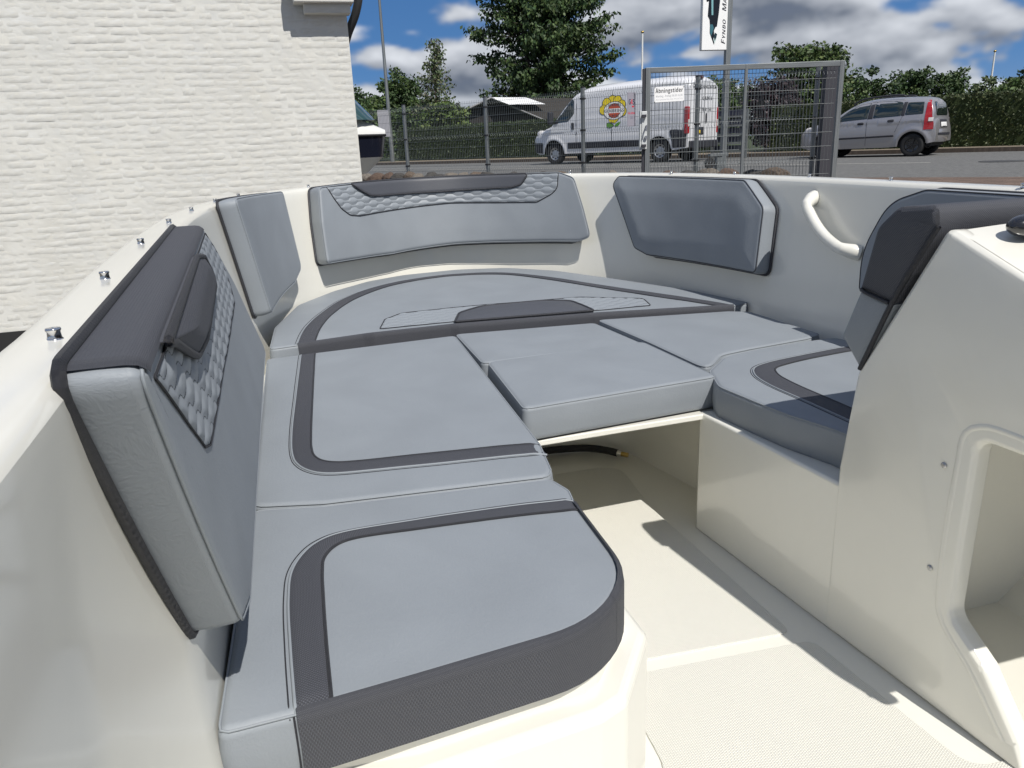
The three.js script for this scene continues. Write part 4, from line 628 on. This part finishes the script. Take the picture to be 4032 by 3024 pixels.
{ // panel van
  const phi = THREE.MathUtils.degToRad(-40.5), FW = [1.0, 0, 1.0];
  const o = V(1.80, ROAD, -27.4).sub(V(FW[0], 0, .94).applyAxisAngle(V(0, 1, 0), phi));
  const g = thing('panel_van', 'white high-roof panel van with a yellow flower emblem, parked across the street', 'van', o.toArray(), phi);
  const L = 5.998, top = spline([[0, .78], [.04, 1.0], [.18, 1.12], [.5, 1.24], [.86, 1.38], [1.25, 1.78], [1.62, 2.14], [1.86, 2.32], [2.2, 2.43], [2.8, 2.48], [4, 2.51], [5.2, 2.52], [5.7, 2.5], [5.92, 2.43], [5.998, 2.34]]);
  const arch = (x, c, r) => { const d = Math.abs(x - c); return d < r ? .36 + Math.sqrt(r * r - d * d) : 0; };
  const bot = (x) => Math.max(piece([[0, .42], [.3, .34], [5.6, .36], [5.998, .42]])(x), arch(x, 1.0, .43), arch(x, 5.035, .42));
  const W = (x, y) => { const nose = .72 + .3 * Math.pow(Math.min(1, x / .9), .45), tail = 1 - .05 * Math.pow(Math.max(0, (x - 5.7) / .298), 2), tum = y < 1.25 ? 1 - .02 * Math.pow((y - .9) / .5, 2) : 1 - .085 * ((y - 1.25) / 1.1) ** 1.3; const bulge = -.018 * Math.exp(-(((y - .98) / .04) ** 2)) - .012 * Math.exp(-(((y - 1.52) / .03) ** 2)) * (x > 2.1 && x < 5.7 ? 1 : 0); const fl = Math.max(0, 1 - Math.abs(Math.hypot(x - 1.0, y - .36) - .47) / .09) * .018 + Math.max(0, 1 - Math.abs(Math.hypot(x - 5.035, y - .36) - .46) / .09) * .014; return nose * tail * tum + bulge + fl; };
  const s = shell({ L, yb: bot, yt: top, W, rr: (x) => piece([[0, .2], [1, .3], [2, .3], [5.9, .28], [5.998, .22]])(x), nx: 220, rows: 40 });
  const white = phy({ color: lin(.70, .705, .72), roughness: .32, clearcoat: .7, clearcoatRoughness: .06 });
  mesh('body', s.geo, white, g);
  mesh('underbody', [box(5.4, .3, 1.5, 3, .5, 0), box(.9, .8, 1.5, 1.0, .65, 0), box(.9, .8, 1.5, 5.035, .65, 0)], M.trim, g);
  const side = (sg) => (x, y, of) => V(x, y, sg * (s.half(x, y) + of));
  const zero = () => 0, onSide = (name, pts, mat, lift = .006, sp) => { for (const sg of [1, -1]) mesh(name, inlay(side(sg), roundPoly(pts, 5, .06), zero, lift, { rings: 3, spine: sp }), mat, g); };
  onSide('side_window', [[1.02, 1.33, .05], [1.62, 1.36, .14], [1.86, 1.6, .1], [1.84, 2.06, .08], [1.5, 1.98, .1], [1.28, 1.76, .05]], M.glass);
  onSide('door_seam', [[1.935, .5], [1.95, .5], [1.96, 2.15], [1.945, 2.15]], M.trim, .003); onSide('door_seam', [[3.32, .5], [3.335, .5], [3.335, 2.2], [3.32, 2.2]], M.trim, .003);
  onSide('door_handle', [[1.76, 1.1, .03], [1.86, 1.1, .03], [1.86, 1.32, .03], [1.76, 1.32, .03]], M.trim, .02);
  onSide('side_moulding', [[1.6, .50, .02], [4.45, .50, .02], [4.45, .70, .02], [1.6, .70, .02]], M.trim, .02, [[1.8, .6], [4.3, .6]]);
  onSide('rear_moulding', [[5.52, .42, .02], [5.93, .44, .02], [5.95, .92, .02], [5.4, .96, .06]], M.trim, .016);
  onSide('front_corner', [[.04, .4, .05], [.5, .36, .03], [.5, .72, .05], [.03, .72, .05]], M.trim, .014);
  onSide('mirror_base', [[1.02, 1.3], [1.2, 1.32], [1.22, 1.44], [1.1, 1.44]], M.trim, .02);
  for (const sg of [1, -1]) mesh('wing_mirror', box(.14, .4, .22, 1.0, 1.5, sg * 1.16, .05), M.trim, g);
  mesh('windscreen', grid(10, 8, (u, v) => { const x = lerp(.92, 1.74, v), y = top(x) + .004, z = lerp(-1, 1, u) * .84 * s.half(x, y - .12); return V(x - .012 - .1 * (1 - Math.pow(2 * u - 1, 2)) * .3, y - .05 * Math.pow(2 * u - 1, 2) + .012, z); }), M.glass, g);
  mesh('grille', box(.05, .34, 1.3, .02, .6, 0, .02), M.trim, g);
  for (const sg of [1, -1]) mesh('headlight', new THREE.SphereGeometry(.2, 16, 12).scale(.9, .8, .5).translate(.32, .98, sg * .78), M.clearLamp, g);
  const wh = wheel(.345, .23, 'van');
  for (const [x, z, sg] of [[1.0, .87, 1], [5.035, .87, 1], [1.0, -.87, -1], [5.035, -.87, -1]]) { const w = mesh('wheel', wh.tyre, M.tyre, g); w.position.set(x, .345, z); if (sg < 0) w.rotation.y = Math.PI; mesh('hubcap', wh.rim, M.steel, w); mesh('hub_hole', wh.holes, M.plastic, w); }
  // rear face at x = L
  const rear = (z, y, of) => V(L + of, y, -z);
  const onRear = (name, pts, mat, lift = .006) => mesh(name, inlay(rear, roundPoly(pts, 4, .08), zero, lift, { rings: 2 }), mat, g);
  onRear('rear_door_seam', [[-.006, .5], [.006, .5], [.006, 2.2], [-.006, 2.2]], M.trim, .003);
  for (const z of [-.45, .45]) onRear('rear_door_panel', [[z - .4, .55, .05], [z + .4, .55, .05], [z + .38, 2.2, .08], [z - .38, 2.2, .08]], white, .012);
  for (const sg of [-1, 1]) { const m = mesh('tail_lamp', box(.14, .78, .13, L - .06, 1.2, sg * .955, .03), M.redLamp, g); mesh('reversing_lens', box(.015, .2, .1, L + .013, 1.12, sg * .955, .004), M.clearLamp, m); }
  onRear('number_plate', [[-.5, .78, .01], [-.02, .78, .01], [-.02, 1.0, .01], [-.5, 1.0, .01]], M.trim, .03); onRear('yellow_plate', [[-.42, .8], [-.2, .8], [-.2, .92], [-.42, .92]], std({ color: lin(.7, .5, .03), roughness: .5 }), .035);
  onRear('rear_handle', [[.1, 1.1, .04], [.19, 1.1, .04], [.19, 1.4, .04], [.1, 1.4, .04]], M.trim, .03);
  mesh('rear_bumper', box(.18, .22, 1.86, L - .02, .5, 0, .04), M.trim, g); mesh('brake_lamp', box(.12, .1, .34, L - .02, 2.42, .3, .03), std({ color: lin(.05, .006, .008), roughness: .3 }), g);
  const txt = canvasTex(1024, 800, (c, w, h) => { c.fillStyle = '#2a2d34'; c.textAlign = 'center'; c.font = 'bold 118px serif'; c.fillText('GENBRUGSCENTER', w / 2, 130, 980); c.font = 'bold 112px serif'; c.fillText('GADE 6', w * .62, 400, 470); c.font = 'bold 112px sans-serif'; c.fillText('Tlf 78 61 53', w / 2, 660, 820); });
  mesh('rear_lettering', new THREE.PlaneGeometry(1.62, .98).rotateY(Math.PI / 2).translate(L + .016, 1.78, 0), std({ map: txt, alphaTest: .5, roughness: .5 }), g);
  const logo = canvasTex(1024, 1024, (c) => {
    c.lineWidth = 16; c.strokeStyle = '#20242c'; c.fillStyle = '#e8cf1e';
    const petal = (x, y, r) => { c.beginPath(); c.arc(x, y, r, 0, 7); c.fill(); c.stroke(); };
    for (const [x, y, r] of [[470, 190, 130], [290, 250, 130], [200, 430, 130], [640, 210, 130], [770, 330, 130], [800, 500, 130]]) petal(x, y, r);
    c.beginPath(); c.moveTo(330, 620); c.lineTo(760, 620); c.lineTo(600, 800); c.lineTo(420, 780); c.fill(); c.stroke();
    c.fillStyle = '#eceae6'; c.beginPath(); c.ellipse(540, 470, 330, 240, 0, 0, 7); c.fill(); c.stroke(); c.fillStyle = '#c2502c'; c.beginPath(); c.ellipse(540, 470, 200, 190, 0, 0, 7); c.fill(); c.stroke();
    c.fillStyle = '#eceae6'; c.fillRect(220, 410, 640, 120); c.fillStyle = '#1d2230'; c.textAlign = 'center'; c.font = 'bold 118px sans-serif'; c.fillText('GENBRUGS', 540, 512, 630); c.font = 'bold 88px sans-serif'; c.fillText('SVENDBORG', 540, 340, 430); c.fillText('CENTER', 540, 640, 360);
    c.fillStyle = '#5f9a33'; c.beginPath(); c.moveTo(300, 800); c.quadraticCurveTo(420, 760, 540, 860); c.quadraticCurveTo(420, 960, 320, 900); c.fill(); c.stroke(); c.beginPath(); c.moveTo(560, 860); c.quadraticCurveTo(660, 760, 760, 770); c.quadraticCurveTo(700, 900, 590, 900); c.fill();
  });
  mesh('side_emblem', grid(10, 10, (u, v) => { const x = lerp(2.78, 3.98, u), y = lerp(.98, 2.14, v); return V(x, y, s.half(x, y) + .006); }, (u, v) => [u, v]), std({ map: logo, alphaTest: .5, roughness: .4 }), g);
}
{ // small silver hatchback
  const phi = THREE.MathUtils.degToRad(-43);
  const o = V(10.68, ROAD, -20.85).sub(V(3.005, 0, .7).applyAxisAngle(V(0, 1, 0), phi));
  const g = thing('hatchback_car', 'small silver hatchback with black roof rails parked by the hedge', 'car', o.toArray(), phi);
  const L = 3.54, top = spline([[0, .62], [.05, .78], [.25, .88], [.62, .97], [.86, 1.05], [1.15, 1.25], [1.45, 1.41], [1.75, 1.475], [2.2, 1.50], [2.8, 1.49], [3.2, 1.455], [3.33, 1.41], [3.42, 1.2], [3.45, 1.0], [3.50, .85], [3.54, .62]]);
  const arch = (x, c, r) => { const d = Math.abs(x - c); return d < r ? .285 + Math.sqrt(r * r - d * d) : 0; };
  const bot = (x) => Math.max(piece([[0, .3], [.3, .22], [2.4, .24], [3.3, .3], [3.54, .36]])(x), arch(x, .70, .345), arch(x, 3.005, .345));
  const W = (x, y) => { const nose = .56 + .235 * Math.pow(Math.min(1, x / .55), .5), tail = x > 3.1 ? 1 - .1 * Math.pow((x - 3.1) / .44, 2) : 1; const up = y < .86 ? 1 - .05 * Math.pow((y - .62) / .4, 2) : 1 - .30 * Math.pow((y - .86) / .64, 1.25); const fl = Math.max(0, 1 - Math.abs(Math.hypot(x - .7, y - .285) - .39) / .09) * .02 + Math.max(0, 1 - Math.abs(Math.hypot(x - 3.005, y - .285) - .39) / .09) * .025; return nose * tail * up + fl; };
  const s = shell({ L, yb: bot, yt: top, W, rr: (x) => piece([[0, .14], [.9, .2], [1.6, .17], [3.2, .16], [3.54, .14]])(x), nx: 200, rows: 34 });
  const silver = phy({ color: lin(.40, .39, .40), roughness: .34, metalness: .6, clearcoat: .8, clearcoatRoughness: .05 });
  mesh('body', s.geo, silver, g);
  mesh('underbody', [box(3.0, .24, 1.2, 1.8, .36, 0), box(.8, .5, 1.15, .7, .5, 0), box(.8, .5, 1.15, 3.005, .5, 0)], M.plastic, g);
  const side = (sg) => (x, y, of) => V(x, y, sg * (s.half(x, y) + of)), zero = () => 0, onSide = (name, pts, mat, lift = .006, sp) => { for (const sg of [1, -1]) mesh(name, inlay(side(sg), roundPoly(pts, 5, .05), zero, lift, { rings: 3, spine: sp }), mat, g); };
  onSide('front_window', [[.98, .93, .02], [1.83, .985, .02], [1.86, 1.39, .02], [1.6, 1.36, .08], [1.3, 1.2, .05]], M.glass);
  onSide('rear_window', [[1.98, .99, .02], [2.66, 1.02, .03], [2.70, 1.2, .04], [2.66, 1.36, .06], [2.4, 1.405, .1], [1.99, 1.405, .02]], M.glass);
  onSide('quarter_window', [[2.76, 1.03, .03], [3.2, 1.045, .03], [3.17, 1.34, .03], [2.79, 1.345, .03]], M.glass);
  onSide('pillar', [[1.84, .975], [1.97, .98], [1.98, 1.41], [1.87, 1.40]], M.trim, .007); onSide('pillar', [[2.67, 1.02], [2.75, 1.02], [2.78, 1.36], [2.69, 1.36]], M.trim, .007);
  onSide('side_moulding', [[1.02, .47, .02], [1.83, .49, .01], [1.83, .535, .01], [1.02, .52, .02]], M.trim, .016, [[1.1, .5], [1.78, .51]]); onSide('side_moulding', [[1.85, .49, .01], [2.55, .51, .02], [2.55, .555, .02], [1.85, .535, .01]], M.trim, .016, [[1.9, .51], [2.5, .53]]);
  onSide('door_seam', [[1.836, .3], [1.844, .3], [1.844, .97], [1.836, .97]], M.trim, .003); onSide('door_seam', [[.985, .3], [.993, .3], [.98, .92], [.972, .92]], M.trim, .003); onSide('door_seam', [[2.56, .62], [2.568, .62], [2.72, 1.02], [2.712, 1.02]], M.trim, .003);
  onSide('door_handle', [[1.6, .83, .03], [1.76, .84, .03], [1.76, .905, .03], [1.6, .895, .03]], M.trim, .012); onSide('door_handle', [[2.36, .87, .03], [2.52, .88, .03], [2.52, .945, .03], [2.36, .935, .03]], M.trim, .012);
  for (const sg of [1, -1]) {
    mesh('roof_rail', tube([[1.38, 1.36, sg * .5], [1.55, 1.475, sg * .5], [2.0, 1.53, sg * .5], [2.6, 1.535, sg * .5], [2.68, 1.49, sg * .5]], .022, 8, 40), M.trim, g);
    const rx = piece([[.4, 3.5], [.62, 3.52], [.85, 3.48], [1.0, 3.43], [1.2, 3.4], [1.41, 3.31]]); const m = mesh('tail_lamp', grid(4, 10, (u, v) => { const y = lerp(.66, 1.38, v), x = lerp(3.24, Math.min(3.46, rx(y) - .03), u); return V(x + .012, y, sg * (s.half(Math.min(x, 3.5), y) + .012)); }), M.redLamp, g); mesh('reversing_lens', grid(4, 4, (u, v) => { const x = lerp(3.33, 3.44, u), y = lerp(.86, .95, v); return V(x + .016, y, sg * (s.half(x, y) + .017)); }), M.clearLamp, m);
    mesh('wing_mirror', box(.1, .13, .16, 1.08, 1.0, sg * .86, .04), silver, g);
    mesh('headlight', new THREE.SphereGeometry(.14, 16, 10).scale(1, .8, .5).translate(.24, .72, sg * .6), M.clearLamp, g);
  }
  const rearX = (y) => piece([[.4, 3.52], [.62, 3.54], [.85, 3.50], [1.0, 3.45], [1.2, 3.42], [1.41, 3.33]])(y);
  const onRear = (name, pts, mat, lift = .008) => mesh(name, inlay((z, y, of) => V(rearX(y) + of, y, -z), roundPoly(pts, 5, .06), zero, lift, { rings: 3 }), mat, g);
  onRear('rear_screen', [[-.5, 1.0, .08], [.5, 1.0, .08], [.47, 1.34, .08], [-.47, 1.34, .08]], M.glass, .01); onRear('number_plate', [[-.25, .72], [.25, .72], [.25, .83], [-.25, .83]], std({ color: lin(.75, .75, .74), roughness: .4 }), .02); onRear('plate_recess', [[-.3, .70, .02], [.3, .70, .02], [.3, .90, .03], [-.3, .90, .03]], M.trim, .012);
  mesh('rear_bumper', grid(20, 8, (u, v) => { const a = lerp(-1, 1, u), y = lerp(.34, .66, v); return V(3.60 - .22 * Math.pow(Math.abs(a), 3) - .05 * Math.pow(v * 2 - 1.1, 2), y, a * .76); }), silver, g); mesh('bumper_strip', grid(20, 2, (u, v) => { const a = lerp(-1, 1, u); return V(3.612 - .22 * Math.pow(Math.abs(a), 3), lerp(.52, .57, v), a * .765); }), M.trim, g);
  const wh = wheel(.285, .17, 'car');
  for (const [x, z, sg] of [[.70, .70, 1], [3.005, .70, 1], [.70, -.70, -1], [3.005, -.70, -1]]) { const w = mesh('wheel', wh.tyre, M.tyre, g); w.position.set(x, .285, z); if (sg < 0) w.rotation.y = Math.PI; mesh('rim', wh.rim, M.black, w); }
}

// ---------------------------------------------------------------- trees, shrubs, hedges
const leafMat = (r, g, b, v = 1) => phy({ color: lin(1, 1, 1), vertexColors: true, roughness: .6, side: THREE.DoubleSide, transmission: 0.22, thickness: 0 });
const LEAF = phy({ color: lin(1, 1, 1), vertexColors: true, roughness: .62, side: THREE.DoubleSide });
const bark = std({ color: lin(.045, .036, .028), roughness: .9 }), paleBark = std({ color: lin(.24, .2, .16), roughness: .9 });
function leaves() {
  const pos = [], col = [], nor = [], idx = [];
  return {
    add(p, size, col0, droop = 0, flat = 0) {
      const a = rnd() * 6.283, e = flat ? rr(-.4, .4) : Math.asin(rr(-1, 1)) * .8; let d = V(Math.cos(a) * Math.cos(e), Math.sin(e), Math.sin(a) * Math.cos(e)); d.y -= droop; d.normalize();
      const w = V(rr(-1, 1), rr(-.4, .4), rr(-1, 1)).cross(d).normalize(), n = w.clone().cross(d), l = size * rr(.7, 1.25), h = l * rr(.24, .34), k = pos.length / 3;
      const q = [p.clone(), p.clone().addScaledVector(d, l * .5).addScaledVector(w, h).addScaledVector(n, l * .06), p.clone().addScaledVector(d, l), p.clone().addScaledVector(d, l * .5).addScaledVector(w, -h).addScaledVector(n, l * .06)];
      const v = rr(.72, 1.3), t = rr(-.12, .12); for (const z of q) { pos.push(z.x, z.y, z.z); col.push(col0[0] * v * (1 + t), col0[1] * v, col0[2] * v * (1 - t)); nor.push(n.x, n.y, n.z); }
      idx.push(k, k + 1, k + 2, k, k + 2, k + 3);
    },
    geo() { const g = new THREE.BufferGeometry(); g.setAttribute('position', new THREE.Float32BufferAttribute(pos, 3)); g.setAttribute('normal', new THREE.Float32BufferAttribute(nor, 3)); g.setAttribute('color', new THREE.Float32BufferAttribute(col, 3)); g.setIndex(idx); g.computeVertexNormals(); return g; },
  };
}
const limb = (a, b, r0, r1, sag = 0) => { const pts = [0, .33, .66, 1].map((t) => V(...a).lerp(V(...b), t).add(V(rr(-.08, .08) * t, sag * Math.sin(t * 3.14), rr(-.08, .08) * t))); const c = new THREE.CatmullRomCurve3(pts), n = 10, f = c.computeFrenetFrames(n, false); return grid(7, n, (u, v, i, j) => { const p = c.getPoint(v), r = lerp(r0, r1, v), q = u * 6.283; return p.addScaledVector(f.normals[j], Math.cos(q) * r).addScaledVector(f.binormals[j], Math.sin(q) * r); }); };
// tiered tree: branches with hanging sprays of leaves
function sprayTree(name, label, pos, o) {
  const g = thing(name, label, o.category || 'tree', pos, 0, o.group), H = o.h, lv = leaves(), wood = [];
  const stems = o.stems || [[0, 0]];
  for (const [sx, sz] of stems) wood.push(limb([sx * .3, 0, sz * .3], [sx, H * .93, sz], o.r || .16, .03));
  for (let b = 0; b < o.n; b++) {
    const f = Math.pow(rnd(), .8), y = lerp(o.y0, H * .97, f), a = rnd() * 6.283, [sx, sz] = stems[b % stems.length], len = o.w * o.prof(f) * rr(.7, 1.12), k = y / H;
    const A = [sx * k, y, sz * k], up = o.up ?? .25, B = [A[0] + Math.cos(a) * len, y + len * up * rr(.4, 1.3), A[2] + Math.sin(a) * len];
    wood.push(limb(A, B, .035 * (o.r || .16) / .16, .008, -.06 * len));
    const m = Math.round(o.leaves * (.45 + len / o.w) * .8);
    for (let i = 0; i < m; i++) { const t = Math.pow(rnd(), .62), p = V(...A).lerp(V(...B), t); p.y += -.06 * len * Math.sin(t * 3.14); const s = (o.spread || .3) * (.35 + .65 * Math.sin(Math.min(1, t * 1.15) * 2.6)); p.add(V(rr(-1, 1) * s, rr(-.75, .5) * s, rr(-1, 1) * s)); lv.add(p, o.size, o.cols[Math.floor(rnd() * o.cols.length)], o.droop ?? .7); }
  }
  mesh('trunk', wood, o.bark || bark, g); mesh('crown', lv.geo(), LEAF, g); return g;
}
// rounder tree or shrub: leaf clumps through an uneven crown
function clumpTree(name, label, pos, o) {
  const g = thing(name, label, o.category || 'tree', pos, 0, o.group), lv = leaves(), wood = [limb([0, 0, 0], [rr(-.2, .2), o.cy, 0], o.r || .15, .05)];
  const [cx, cy, rx, ry] = [0, o.cy, o.rx, o.ry];
  for (let c = 0; c < o.n; c++) {
    const d = V(rr(-1, 1), rr(-1, 1), rr(-1, 1)).normalize(), q = Math.pow(rnd(), .4), bump = 1 + .28 * fbm(d.x * 1.7 + pos[0], d.y * 1.7, d.z * 1.7 + pos[2], 2) * 1.6;
    const C = V(cx + d.x * rx * q * bump, cy + d.y * ry * q * bump, d.z * rx * q * bump); if (C.y < o.floor) C.y = o.floor + rnd() * .3;
    if (c % 4 === 0) wood.push(limb([0, Math.max(.2, C.y * .55), 0], [C.x, C.y, C.z], .04, .01));
    const r = (o.clump || .5) * rr(.6, 1.25), col = o.cols[Math.floor(rnd() * o.cols.length)];
    for (let i = 0; i < o.leaves; i++) { const e = V(rr(-1, 1), rr(-1, 1), rr(-1, 1)); if (e.lengthSq() > 1) e.multiplyScalar(.6); lv.add(C.clone().add(V(e.x * r, e.y * r * .75, e.z * r)), o.size, col, o.droop ?? .2); }
  }
  mesh('trunk', wood, o.bark || bark, g); mesh('crown', lv.geo(), LEAF, g); return g;
}
const BT = ROAD + .02, FAR = 'trees beyond the street';
const dg = [[.032, .062, .016], [.042, .078, .02], [.026, .052, .016], [.055, .09, .022]], mg = [[.05, .088, .02], [.065, .105, .024], [.04, .072, .02]], yg = [[.075, .12, .022], [.09, .13, .03], [.06, .1, .02]];
sprayTree('cherry_tree', 'large dark green broad-leaved tree with two crowns towering behind the shed', [2.95, BT, -52], { h: 12.2, y0: 2.0, w: 3.5, r: .26, n: 250, leaves: 130, size: .27, spread: .5, droop: .95, up: .16, stems: [[-1.75, .3], [1.75, -.2]], prof: (f) => f < .12 ? .7 : lerp(1.0, .42, Math.max(0, f - .5) / .5), cols: dg, group: FAR });
sprayTree('birch_tree', 'sparse young tree with thin drooping twigs left of the large dark tree', [-3.4, BT, -44], { h: 6.2, y0: 1.0, w: 1.5, r: .09, n: 85, leaves: 34, size: .17, spread: .3, droop: .9, up: .5, prof: (f) => lerp(1.15, .16, f), cols: [[.07, .1, .035], [.085, .1, .05], [.055, .085, .03]], bark: paleBark, group: FAR });
clumpTree('round_tree', 'round dark tree rising over the far hedge just right of the lamp post', [-7.6, BT, -62], { cy: 4.2, rx: 1.7, ry: 2.0, n: 110, leaves: 60, clump: .55, size: .26, floor: .6, cols: dg, group: FAR });
clumpTree('round_tree', 'dark green tree top showing right beside the brick building', [-11.2, BT, -62], { cy: 3.3, rx: 2.3, ry: 2.0, n: 120, leaves: 60, clump: .6, size: .26, floor: .6, cols: dg, group: FAR });
clumpTree('tall_bush', 'wide green bush between lamp post and sparse young tree', [-4.9, BT, -56], { cy: 2.0, rx: 2.9, ry: 1.9, n: 150, leaves: 60, clump: .55, size: .24, floor: .3, cols: mg, category: 'bush', group: FAR });
clumpTree('tall_bush', 'green bush behind the fence below the lamp post', [-8.6, BT, -54], { cy: 1.9, rx: 3.0, ry: 1.9, n: 150, leaves: 60, clump: .55, size: .24, floor: .3, cols: mg, category: 'bush', group: FAR });
clumpTree('tall_bush', 'yellow-green bush under the sparse young tree', [-3.0, BT, -43], { cy: 1.5, rx: 1.4, ry: 1.6, n: 90, leaves: 60, clump: .4, size: .2, floor: .2, cols: yg, category: 'bush', group: FAR });
clumpTree('tall_bush', 'dark bush behind the roof of the shed', [5.6, BT, -56], { cy: 2.0, rx: 2.6, ry: 1.6, n: 110, leaves: 60, clump: .5, size: .22, floor: .2, cols: dg, category: 'bush', group: FAR });
sprayTree('cherry_tree', 'broad leafy tree with upright shoots behind the right end of the gate', [12.4, BT, -33], { h: 3.9, y0: .6, w: 1.9, r: .12, n: 110, leaves: 95, size: .17, spread: .36, droop: .7, up: .45, prof: (f) => lerp(1.05, .4, f), stems: [[-.5, .2], [.6, 0]], cols: [...mg, [.07, .1, .025]], group: FAR });
clumpTree('plum_bush', 'dark purple-leaved bush seen through the gate', [10.3, BT, -31], { cy: 1.5, rx: 1.0, ry: 1.35, n: 90, leaves: 70, clump: .32, size: .14, floor: .1, cols: [[.028, .014, .022], [.02, .012, .018], [.035, .02, .024]], category: 'bush' });
clumpTree('tall_bush', 'green bush right of the van roof, behind the sign pole', [11.3, BT, -41], { cy: 1.7, rx: 1.9, ry: 1.5, n: 110, leaves: 60, clump: .45, size: .2, floor: .2, cols: mg, category: 'bush', group: FAR });
clumpTree('tall_bush', 'bright green bush behind the roof of the silver car', [17.2, BT, -38], { cy: .85, rx: 2.3, ry: .8, n: 150, leaves: 70, clump: .42, size: .17, floor: .1, cols: yg, category: 'bush', group: FAR });
clumpTree('tall_bush', 'light green bush above the hedge behind the tail of the silver car', [21.0, BT, -40], { cy: 1.15, rx: 2.1, ry: .9, n: 140, leaves: 70, clump: .45, size: .18, floor: .1, cols: yg, category: 'bush', group: FAR });
clumpTree('tall_bush', 'loose willow-like bush above the right-hand hedge', [23.9, BT, -39], { cy: 1.5, rx: 1.7, ry: 1.3, n: 130, leaves: 70, clump: .42, size: .18, floor: .1, cols: [...mg, [.09, .12, .05]], droop: -.4, category: 'bush', group: FAR });
clumpTree('tall_bush', 'pale green bush at the far right above the hedge', [26.6, BT, -40], { cy: 1.25, rx: 1.9, ry: .95, n: 110, leaves: 70, clump: .42, size: .18, floor: .1, cols: mg, category: 'bush', group: FAR });
clumpTree('round_tree', 'dark tree behind the bushes left of the small round tree', [25.0, BT, -55], { cy: 2.7, rx: 2.4, ry: 1.9, n: 130, leaves: 60, clump: .5, size: .22, floor: .4, cols: dg, group: FAR });
clumpTree('round_tree', 'small round tree standing alone on the skyline above the silver car', [28.0, BT, -55], { cy: 3.4, rx: 1.05, ry: 1.15, n: 55, leaves: 60, clump: .4, size: .2, floor: 1.6, cols: dg, group: FAR });
clumpTree('round_tree', 'second small dark tree on the skyline, right of the lone round tree', [30.3, BT, -55], { cy: 3.1, rx: 1.1, ry: 1.2, n: 60, leaves: 60, clump: .4, size: .2, floor: .8, cols: dg, group: FAR });
clumpTree('round_tree', 'dark tree cut by the right edge of the picture', [35.6, BT, -54], { cy: 2.9, rx: 1.3, ry: 1.7, n: 70, leaves: 60, clump: .45, size: .22, floor: .6, cols: dg, group: FAR });
clumpTree('tall_bush', 'hazy dark bush low on the skyline behind the lone trees', [32.5, BT, -58], { cy: 1.1, rx: 3.2, ry: 1.0, n: 130, leaves: 60, clump: .55, size: .25, floor: .2, cols: dg, category: 'bush', group: FAR });
function hedge(label, t0, t1, n, h, d, cols, dens) {
  const len = t1 - t0, c = st((t0 + t1) / 2, n + d / 2, BT + .08), g = thing('clipped_hedge', label, 'hedge', c.toArray(), -Math.atan2(D2[1], D2[0]));
  mesh('core', box(len, h - .1, d - .12, 0, (h - .1) / 2, 0), std({ color: lin(.034, .05, .014), roughness: 1 }), g);
  const lv = leaves(), A = { f: len * h, t: len * d, e: d * h };
  const N = Math.round(dens * (A.f + A.t + A.e)); // near face (local +z or -z faces the camera), top and ends
  for (let i = 0; i < N; i++) { const q = rnd() * (A.f + A.t + A.e); let p; if (q < A.f) p = V(rr(-.5, .5) * len, rnd() * h, (d / 2 - .03) * hedgeSide + rr(-.06, .05)); else if (q < A.f + A.t) p = V(rr(-.5, .5) * len, h - .06 + rr(-.06, .07) + .04 * fbm(i * .01, 1, 2, 2), rr(-.5, .5) * d); else p = V((rnd() < .5 ? -.5 : .5) * len + rr(-.05, .05), rnd() * h, rr(-.5, .5) * d); lv.add(p, .085, cols[Math.floor(rnd() * cols.length)], .3); }
  mesh('foliage', lv.geo(), LEAF, g);
}
const hedgeSide = -1;
hedge('long clipped hedge behind the silver car at the right', -30, 11.5, 26.3, 1.5, 1.1, [[.03, .045, .012], [.042, .06, .014], [.05, .06, .016], [.022, .035, .01]], 330);
hedge('clipped dark hedge across the street behind the left part of the fence', 14, 32, 27.4, 1.62, 1.1, [[.028, .046, .014], [.036, .058, .016], [.022, .036, .012]], 260);

renderer.render(scene, camera);
